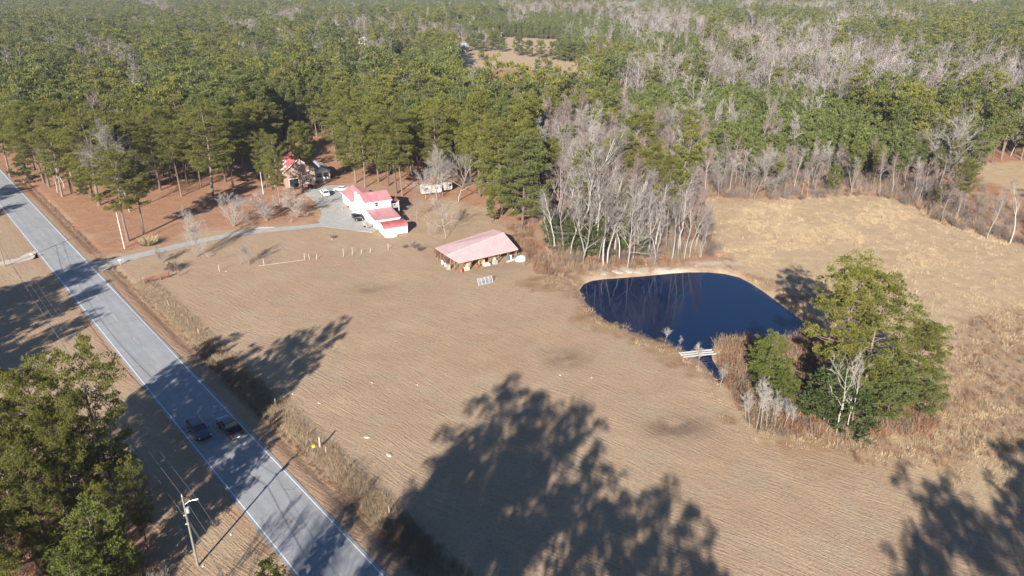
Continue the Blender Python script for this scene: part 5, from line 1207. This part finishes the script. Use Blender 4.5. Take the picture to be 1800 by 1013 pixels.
# fallen branches by the driveway
m = MB()
for i in range(9): a_ = random.uniform(-.5, .5) + (0 if i % 2 else 2.6); x_ = random.uniform(-1, 1); m.tube([(x_, 0, .15), (x_ + math.cos(a_) * .9, math.sin(a_) * .7, .3), (x_ + math.cos(a_) * 2, math.sin(a_) * 1.2, .12)], [.1, .07, .02], 5)
m.tube([(-2.5, -.3, .15), (2.6, .3, .2)], [.16, .08], 6); g = gp(465, 402); props(m.build('fallen_branches', 'grey_bark', None, (g[0], g[1], 0)), 'heap of fallen branches beside the upper driveway edge', 'branches')
# upturned boat by the shed
m = MB(); rg = []
for x_ in np.linspace(-1.6, 1.6, 9):
    w_ = .62 * (1 - (abs(x_) / 1.7) ** 2.6); hh = .42 * (1 - (abs(x_) / 1.9) ** 3); rg.append([(x_, w_ * math.cos(a_), .08 + hh * math.sin(a_)) for a_ in np.linspace(0, math.pi, 8)])
m.loft(rg); e = empty('rowing_boat', (*gp(688, 417), 0), .35, 'small white upturned boat in front of the garden shed', 'boat'); m.build('hull', 'white_plastic', e, smooth=True); m = MB(); m.tube([(-1.5, 0, .5), (0, 0, .56), (1.5, 0, .5)], .03, 5); m.build('keel', 'white_trim', e)
simple('green_tarp', (.06, .13, .09), .8); m = MB(); m.loft([[(.8 * s_ * math.cos(a_), .6 * s_ * math.sin(a_) * (1 + .1 * math.sin(3 * a_)), z_) for a_ in np.linspace(0, 2 * math.pi, 11)[:-1]] for s_, z_ in ((1, 0), (.9, .4), (.5, .62))]); props(m.build('covered_pile', 'green_tarp', None, (*gp(697, 411), 0)), 'dark green covered pile against the shed front', 'covered pile')
# pots and planters by the white house
for k_, (px, py, mt, s, lb) in enumerate([(612, 366, 'rust_red', .5, 'red clay planter by the left wall of the white house'), (618, 367, 'white_plastic', .45, 'white tub beside the red clay planter'), (624, 370, 'rust_red', .45, 'second red planter nearer the black car'), (602, 367, 'hay', .35, 'straw-coloured planter on the edge of the parking pad')]):
    g = gp(px, py); m = MB(); m.tube([(0, 0, .04), (0, 0, s), (0, 0, s * 1.08), (0, 0, s * .98)], [s * .6, s * .8, s * .85, s * .6], 12); e = empty('planter', (g[0], g[1], 0), 0, lb, 'planter'); m.build('pot', mt, e); o = bpy.data.objects.new('plant', G2[0]); o.location = (0, 0, s * .9); o.scale = (.8, .8, 1.2); link(o, e)
# ornamental grass and low shrubs
PAMP = grass_mesh('pampas', 1100, n=260, h=2.1, rad=.9, w=.03, mat='straw'); PAMG = grass_mesh('pampas_green', 1101, n=160, h=1.7, rad=1.0, w=.03, mat='bright_leaves')
g = gp(262, 430); e = empty('pampas_grass', (g[0], g[1], 0), 0, 'clump of pale green and straw pampas grass beside the driveway', 'plant'); link(bpy.data.objects.new('plume', PAMP), e); link(bpy.data.objects.new('blades', PAMG), e); e.scale = (1.5, 1.5, 1.0)
SHR = brush_mesh('shrub', 1110, n=50, h=2.6, rad=2.2, w=.02, mat='red_twigs', tw=26)
for px, py, s, lb in [(306, 476, .85, 'reddish low shrub beside the red farm gate'), (586, 419, .35, 'tiny bare shrub on the lawn below the parking pad'), (738, 441, .5, 'brownish bare shrub at the left end of the barn'), (728, 436, .45, 'low bare shrub next to the round-topped post'), (712, 436, .35, 'small bare shrub left of the round-topped post')]:
    g = gp(px, py); o = bpy.data.objects.new('shrub', SHR); o.location = (g[0], g[1], 0); o.scale = (s * 1.2, s * 1.2, s); o.rotation_euler = (0, 0, px); link(o); props(o, lb, 'shrub')
hero_pine(300, 474, 462, 'small reddish green juniper beside the red farm gate', 0, 'juniper', CEDAR, 6, 2.2)

# ------------------------------------------------------------------ vehicles
def paintmat(name, col, metal=.3): 
    simple(name, col, .28, metal=metal, spec=.5, var=.03, coat=.8)
paintmat('navy_paint', (.022, .032, .075)); paintmat('black_paint', (.012, .013, .016)); paintmat('white_car_paint', (.62, .62, .61), 0); paintmat('charcoal_paint', (.035, .042, .06))
simple('car_glass', (.008, .010, .014), .06, spec=.8); simple('rim_metal', (.42, .42, .43), .35, metal=.8); simple('plastic_black', (.015, .015, .016), .6); simple('bedliner', (.02, .02, .022), .9)
def emis(name, col): simple(name, col, .2, spec=.6, var=.02)
emis('headlight_glass', (.75, .76, .78)); emis('taillight_red', (.45, .015, .02)); simple('chrome', (.6, .6, .6), .2, metal=.9); simple('plate', (.6, .6, .58), .5)
def body_ring(x, w_, zb, zt):
    return [(x, -w_ * .93, zb), (x, -w_, zb + .12), (x, -w_ * 1.0, zt - .22), (x, -w_ * .96, zt - .06), (x, -w_ * .86, zt), (x, w_ * .86, zt), (x, w_ * .96, zt - .06), (x, w_, zt - .22), (x, w_, zb + .12), (x, w_ * .93, zb)]
def vehicle(name, kind, xy, rz, paint_, label, cat, z0=.05):
    e = empty(name, (xy[0], xy[1], z0), rz, label, cat)
    if kind == 'suv': L_, W_, st, gh, wb, wr = 4.9, .97, [(-2.42, .80, .45, .95), (-2.35, .93, .32, 1.12), (-1.5, .97, .30, 1.14), (1.1, .97, .30, 1.12), (1.9, .95, .30, 1.04), (2.3, .88, .34, .95), (2.44, .74, .42, .78)], dict(b=(-2.28, 1.2), t=(-2.0, .42), zt=1.72, wt=.72), 1.42, .36
    elif kind == 'sedan': L_, W_, st, gh, wb, wr = 4.7, .92, [(-2.34, .72, .45, .82), (-2.2, .88, .30, .98), (-1.3, .92, .26, 1.0), (.9, .92, .26, .96), (1.8, .88, .28, .84), (2.2, .80, .32, .74), (2.34, .66, .38, .6)], dict(b=(-1.7, 1.05), t=(-.95, .25), zt=1.42, wt=.64), 1.38, .33
    else: L_, W_, st, gh, wb, wr = 5.8, 1.0, [(-.98, 1.0, .45, 1.22), (1.25, 1.0, .42, 1.22), (2.2, .98, .42, 1.16), (2.75, .93, .46, 1.08), (2.9, .82, .52, .92)], dict(b=(-.95, 1.32), t=(-.72, .55), zt=1.88, wt=.76), 1.75, .41
    m = MB(); m.loft([body_ring(x_, w_, zb, zt) for x_, w_, zb, zt in st]); bd = m.build('body', paint_, e, bevel=.03)
    zb = 1.0 if kind != 'sedan' else .9; 
    if kind == 'pickup': zb = 1.15
    b0, b1 = gh['b']; t0_, t1_ = gh['t']; zt = gh['zt']; wt = gh['wt']; wbm = W_ * .9
    m = MB(); m.add([(b0, -wbm, zb), (b1, -wbm, zb), (b1, wbm, zb), (b0, wbm, zb), (t0_, -wt, zt - .05), (t1_, -wt, zt - .05), (t1_, wt, zt - .05), (t0_, wt, zt - .05)], [(0, 1, 5, 4), (1, 2, 6, 5), (2, 3, 7, 6), (3, 0, 4, 7), (4, 5, 6, 7)])
    m.build('windows', 'car_glass', e, bevel=.03)
    m = MB(); m.loft([[(t0_ - .06, -wt * .97, zt - .06), (t0_ - .06, wt * .97, zt - .06), (t0_ - .0, wt * .8, zt), (t0_ - .0, -wt * .8, zt)]] + [[(x_, -wt - .03, zt - .07), (x_, wt + .03, zt - .07), (x_, wt * .86, zt + .025), (x_, -wt * .86, zt + .025)] for x_ in (t0_ + .15, (t0_ + t1_) / 2, t1_ - .1)] + [[(t1_ + .06, -wt * .97, zt - .07), (t1_ + .06, wt * .97, zt - .07), (t1_, wt * .8, zt), (t1_, -wt * .8, zt)]]); m.build('roof', paint_, e)
    for s_ in (-1, 1):
        m = MB()
        for (xb, xt) in ((b0, t0_), (b1, t1_), ((b0 + b1) / 2 - .1, (t0_ + t1_) / 2)): m.tube([(xb, s_ * (wbm + .005), zb), (xt, s_ * (wt + .005), zt - .04)], .035, 5)
        m.build('pillar', paint_, e)
        m = MB(); m.box((b1 - .25, s_ * (W_ + .12), zb + .14), (.14, .22, .17)); m.build('mirror', paint_, e, bevel=.03)
        for x_ in (-wb, wb):
            m = MB(); m.tube([(x_, s_ * (W_ - .24), wr), (x_, s_ * (W_ + .015), wr)], wr, 18); w_ = m.build('wheel', 'rubber', e); m = MB(); m.tube([(x_, s_ * (W_ + .016), wr), (x_, s_ * (W_ + .03), wr)], wr * .6, 12); m.build('rim', 'rim_metal', w_)
            m = MB(); m.tube([(x_ + (wr + .06) * math.cos(a_), s_ * (W_ + .004), wr + (wr + .06) * math.sin(a_)) for a_ in np.linspace(.05, math.pi - .05, 9)], .04, 4); m.build('wheel_arch', 'plastic_black', e)
        xf = st[-1][0]; zf = st[-1][3]
        m = MB(); m.box((xf - .10, s_ * (W_ * .72), zf - .06), (.16, .34, .15)); m.build('headlight', 'headlight_glass', e, bevel=.02)
        xr = -L_ / 2 if kind == 'pickup' else st[0][0]; zr = 1.05 if kind != 'sedan' else .8
        m = MB(); m.box((xr + .04, s_ * (W_ * (.93 if kind == 'pickup' else .8)), zr), (.10, .14 if kind == 'pickup' else .26, .36 if kind != 'sedan' else .16)); m.build('taillight', 'taillight_red', e, bevel=.015)
    xf = st[-1][0]
    m = MB(); m.box((xf - .02, 0, st[-1][3] - .14), (.08, W_ * .95, .2)); m.build('grille', 'plastic_black', e)
    m = MB(); m.box((xf - .04, 0, .45), (.18, W_ * 1.7, .22)); m.build('front_bumper', 'plastic_black' if kind != 'sedan' else paint_, e, bevel=.04)
    xr = -L_ / 2
    m = MB(); m.box((xr + .0, 0, .52), (.2, W_ * 1.8, .2)); m.build('rear_bumper', 'chrome' if kind == 'pickup' else paint_, e, bevel=.04)
    m = MB(); m.box((xr - .11, .0, .56 if kind == 'pickup' else .7), (.02, .32, .16)); m.build('number_plate', 'plate', e)
    if kind == 'pickup':
        m = MB()
        for s_ in (-1, 1): m.box((-1.93, s_ * .96, .86), (1.88, .08, .82))
        m.box((-1.93, 0, .62), (1.88, 1.84, .34)); m.box((-1.02, 0, .99), (.06, 1.84, .5)); m.build('bed', paint_, e, bevel=.02)
        boxpart('tailgate', (-2.87, 0, .95), (.07, 1.84, .62), paint_, e, bevel=.02); boxpart('bed_floor', (-1.93, 0, .80), (1.78, 1.8, .02), 'bedliner', e)
        boxpart('toolbox', (-1.25, 0, 1.0), (.36, 1.8, .36), 'plastic_black', e)
    if kind == 'suv':
        for s_ in (-1, 1): m = MB(); m.tube([(t0_ + .1, s_ * .6, zt + .07), (t1_ - .15, s_ * .6, zt + .07)], .022, 5); m.build('roof_rail', 'plastic_black', e)
    m = MB(); m.box((.55 * (b1 - t1_) + t1_ + .12, .3, zb + .22), (.5, .02, .02)); m.build('wiper', 'plastic_black', e)
    return e
vehicle('suv', 'suv', road_p(34.2, -1.75), ROAD_RZ + math.pi, 'navy_paint', 'dark blue SUV in the left lane with headlights towards the viewer', 'car')
vehicle('pickup_truck', 'pickup', road_p(31.9, 1.75), ROAD_RZ, 'charcoal_paint', 'dark pickup truck with an open bed in the right lane', 'pickup truck')
vehicle('suv', 'suv', gp(571, 343), math.radians(118), 'white_car_paint', 'white SUV with a dark rear window at the top of the parking pad', 'car')
vehicle('sedan', 'sedan', gp(600, 336), math.radians(190), 'white_car_paint', 'white car seen from the side just behind the white house corner', 'car')
vehicle('sedan', 'sedan', gp(628, 386), -A27 * 0 + math.radians(-63), 'black_paint', 'black car parked on the pad against the long white wall', 'car')
e = empty('utility_trailer', (*gp(647, 399), .05), math.radians(-63), 'small utility trailer with mesh sides behind the black car', 'trailer')
boxpart('floor', (0, 0, .45), (2.6, 1.5, .06), 'weathered_wood', e)
for s_ in (-1, 1):
    m = MB(); m.tube([(-1.3, s_ * .75, .95), (1.3, s_ * .75, .95)], .03, 5)
    for x_ in np.linspace(-1.3, 1.3, 7): m.tube([(x_, s_ * .75, .48), (x_, s_ * .75, .95)], .02, 4)
    m.build('side_rail', 'galvanized', e); m = MB(); m.tube([(0, s_ * .82, .3), (0, s_ * 1.0, .3)], .3, 14); m.build('wheel', 'rubber', e); boxpart('fender', (0, s_ * .92, .66), (.8, .24, .05), 'white_plastic', e)
m = MB(); m.tube([(1.3, -.5, .4), (2.3, 0, .4), (1.3, .5, .4)], .035, 5); m.build('drawbar', 'plastic_black', e)
# red garden tractor near the brick house
e = empty('garden_tractor', (*gp(543, 331), 0), 2.8, 'red garden tractor parked in front of the brick house', 'tractor')
m = MB(); m.loft([[(x_, -w_, .45), (x_, w_, .45), (x_, w_ * .85, z_), (x_, -w_ * .85, z_)] for x_, w_, z_ in ((.1, .3, .95), (.6, .3, 1.0), (1.0, .28, .92), (1.1, .22, .75))]); m.build('bonnet', 'rust_red', e, bevel=.03)
boxpart('chassis', (0, 0, .42), (2.0, .5, .16), 'plastic_black', e); boxpart('seat', (-.6, 0, .85), (.45, .42, .12), 'plastic_black', e); boxpart('seat_back', (-.82, 0, 1.1), (.1, .42, .45), 'plastic_black', e); boxpart('fender', (-.6, .42, .75), (.8, .22, .06), 'rust_red', e); boxpart('fender', (-.6, -.42, .75), (.8, .22, .06), 'rust_red', e)
for x_, r_, w_ in ((-.65, .42, .24), (.8, .26, .16)):
    for s_ in (-1, 1): m = MB(); m.tube([(x_, s_ * .35, r_), (x_, s_ * (.35 + w_), r_)], r_, 16); m.build('wheel', 'rubber', e)
m = MB(); m.tube([(.0, 0, .85), (-.2, 0, 1.15)], .025, 5); m.tube([(-.2 + .17 * math.cos(a_) * .5, .17 * math.sin(a_), 1.15 + .17 * math.cos(a_) * .6) for a_ in np.linspace(0, 2 * math.pi, 11)], .02, 4, caps=False); m.build('steering_wheel', 'plastic_black', e)

# ------------------------------------------------------------------ far houses among the trees
def far_house(px, py, L_, W_, h_, rz, wall, roof, label):
    g = gp(px, py); e = empty('farmhouse', (g[0], g[1], 0), rz, label, 'house')
    m = MB(); P = lambda x_: [(x_, -W_ / 2, 0), (x_, W_ / 2, 0), (x_, W_ / 2, h_), (x_, 0, h_ + W_ * .3), (x_, -W_ / 2, h_)]
    m.loft([P(-L_ / 2), P(L_ / 2)]); m.build('wall', wall, e)
    for s_ in (-1, 1):
        m = MB(); roof_plane(m, [(s_ * -(L_ / 2 + .4), s_ * -(W_ / 2 + .4), h_ - .1), (s_ * (L_ / 2 + .4), s_ * -(W_ / 2 + .4), h_ - .1), (s_ * (L_ / 2 + .4), 0, h_ + W_ * .3 + .12), (s_ * -(L_ / 2 + .4), 0, h_ + W_ * .3 + .12)], .1, 1.2); m.build('roof', roof, e)
    for x_ in (-L_ * .3, L_ * .28): win(e, (x_, -W_ / 2 - .03, h_ * .55), 1.2, 1.2, 0)
    door(e, (0, -W_ / 2 - .05, 1.1), 1.2, 2.1, 0)
far_house(604, 77, 14, 8, 3.2, .2, 'white_siding', 'lamp_metal', 'far white farmhouse, left one in the clearing beyond the woods'); far_house(643, 79, 9, 7, 4.2, -.4, 'white_siding', 'lamp_metal', 'far white gabled house right of the left farmhouse'); far_house(809, 91, 10, 8, 4.0, .5, 'grey_shingle', 'lamp_metal', 'far grey-blue house with white roof edge at the corner of the tan field')
far_house(875, 66, 8, 6, 3, .0, 'white_siding', 'lamp_metal', 'tiny farthest white house left of the upper field'); far_house(1800, 95, 12, 8, 4, .1, 'white_siding', 'lamp_metal', 'far white house at the right edge of the woods')
# trees round the far field
FT = pine_meshes('field_pine', 1200, H=15, cb=.18, R=4.6, nb=50, puffs=4, tufts=8, blades=5, blen=.7, bw=.13, shape='round', leaf='pine_needles_green')
for k_, (px, py, yt, nm) in enumerate([(803, 96, 66, 'a'), (832, 90, 58, 'b'), (845, 92, 60, 'c'), (868, 90, 56, 'd'), (882, 92, 66, 'e'), (912, 99, 64, 'f'), (930, 101, 72, 'g'), (950, 103, 72, 'h'), (972, 106, 74, 'i'), (1000, 110, 72, 'j'), (1022, 114, 76, 'k'), (846, 106, 88, 'l'), (945, 127, 105, 'm'), (965, 132, 108, 'n'), (702, 100, 72, 'o'), (715, 104, 70, 'p'), (650, 100, 74, 'q'), (740, 92, 74, 'r')]):
    hero_pine(px, py, yt, ['leftmost', 'second', 'third', 'fourth', 'fifth', 'sixth', 'seventh', 'eighth', 'ninth', 'tenth', 'rightmost'][k_] + ' green tree of the row along the far tan field' if k_ < 11 else ['lone spreading green tree at the near edge of the far field', 'left green tree before the right end of the far field', 'right green tree before the right end of the far field', 'left big dark pine below the far farmhouses', 'right big dark pine below the far farmhouses', 'round pine left of the two big dark far pines', 'round green tree behind the two big dark far pines'][k_ - 11], 0, meshes=[FT], baseH=15, wide=1.05)

# ------------------------------------------------------------------ thin winter haze
m = MB(); m.box((0, 1700, 29.25), (6400, 4600, 65.5)); hz = bpy.data.materials.new('haze'); hz.use_nodes = True
nn = hz.node_tree.nodes; nn.remove(nn['Principled BSDF']); pv = nn.new('ShaderNodeVolumePrincipled'); pv.inputs['Color'].default_value = (.85, .90, 1.0, 1); pv.inputs['Density'].default_value = .00012; pv.inputs['Anisotropy'].default_value = .2
hz.node_tree.links.new(pv.outputs[0], nn['Material Output'].inputs['Volume']); MAT['haze'] = hz
o = m.build('haze', 'haze'); props(o, kind='stuff')
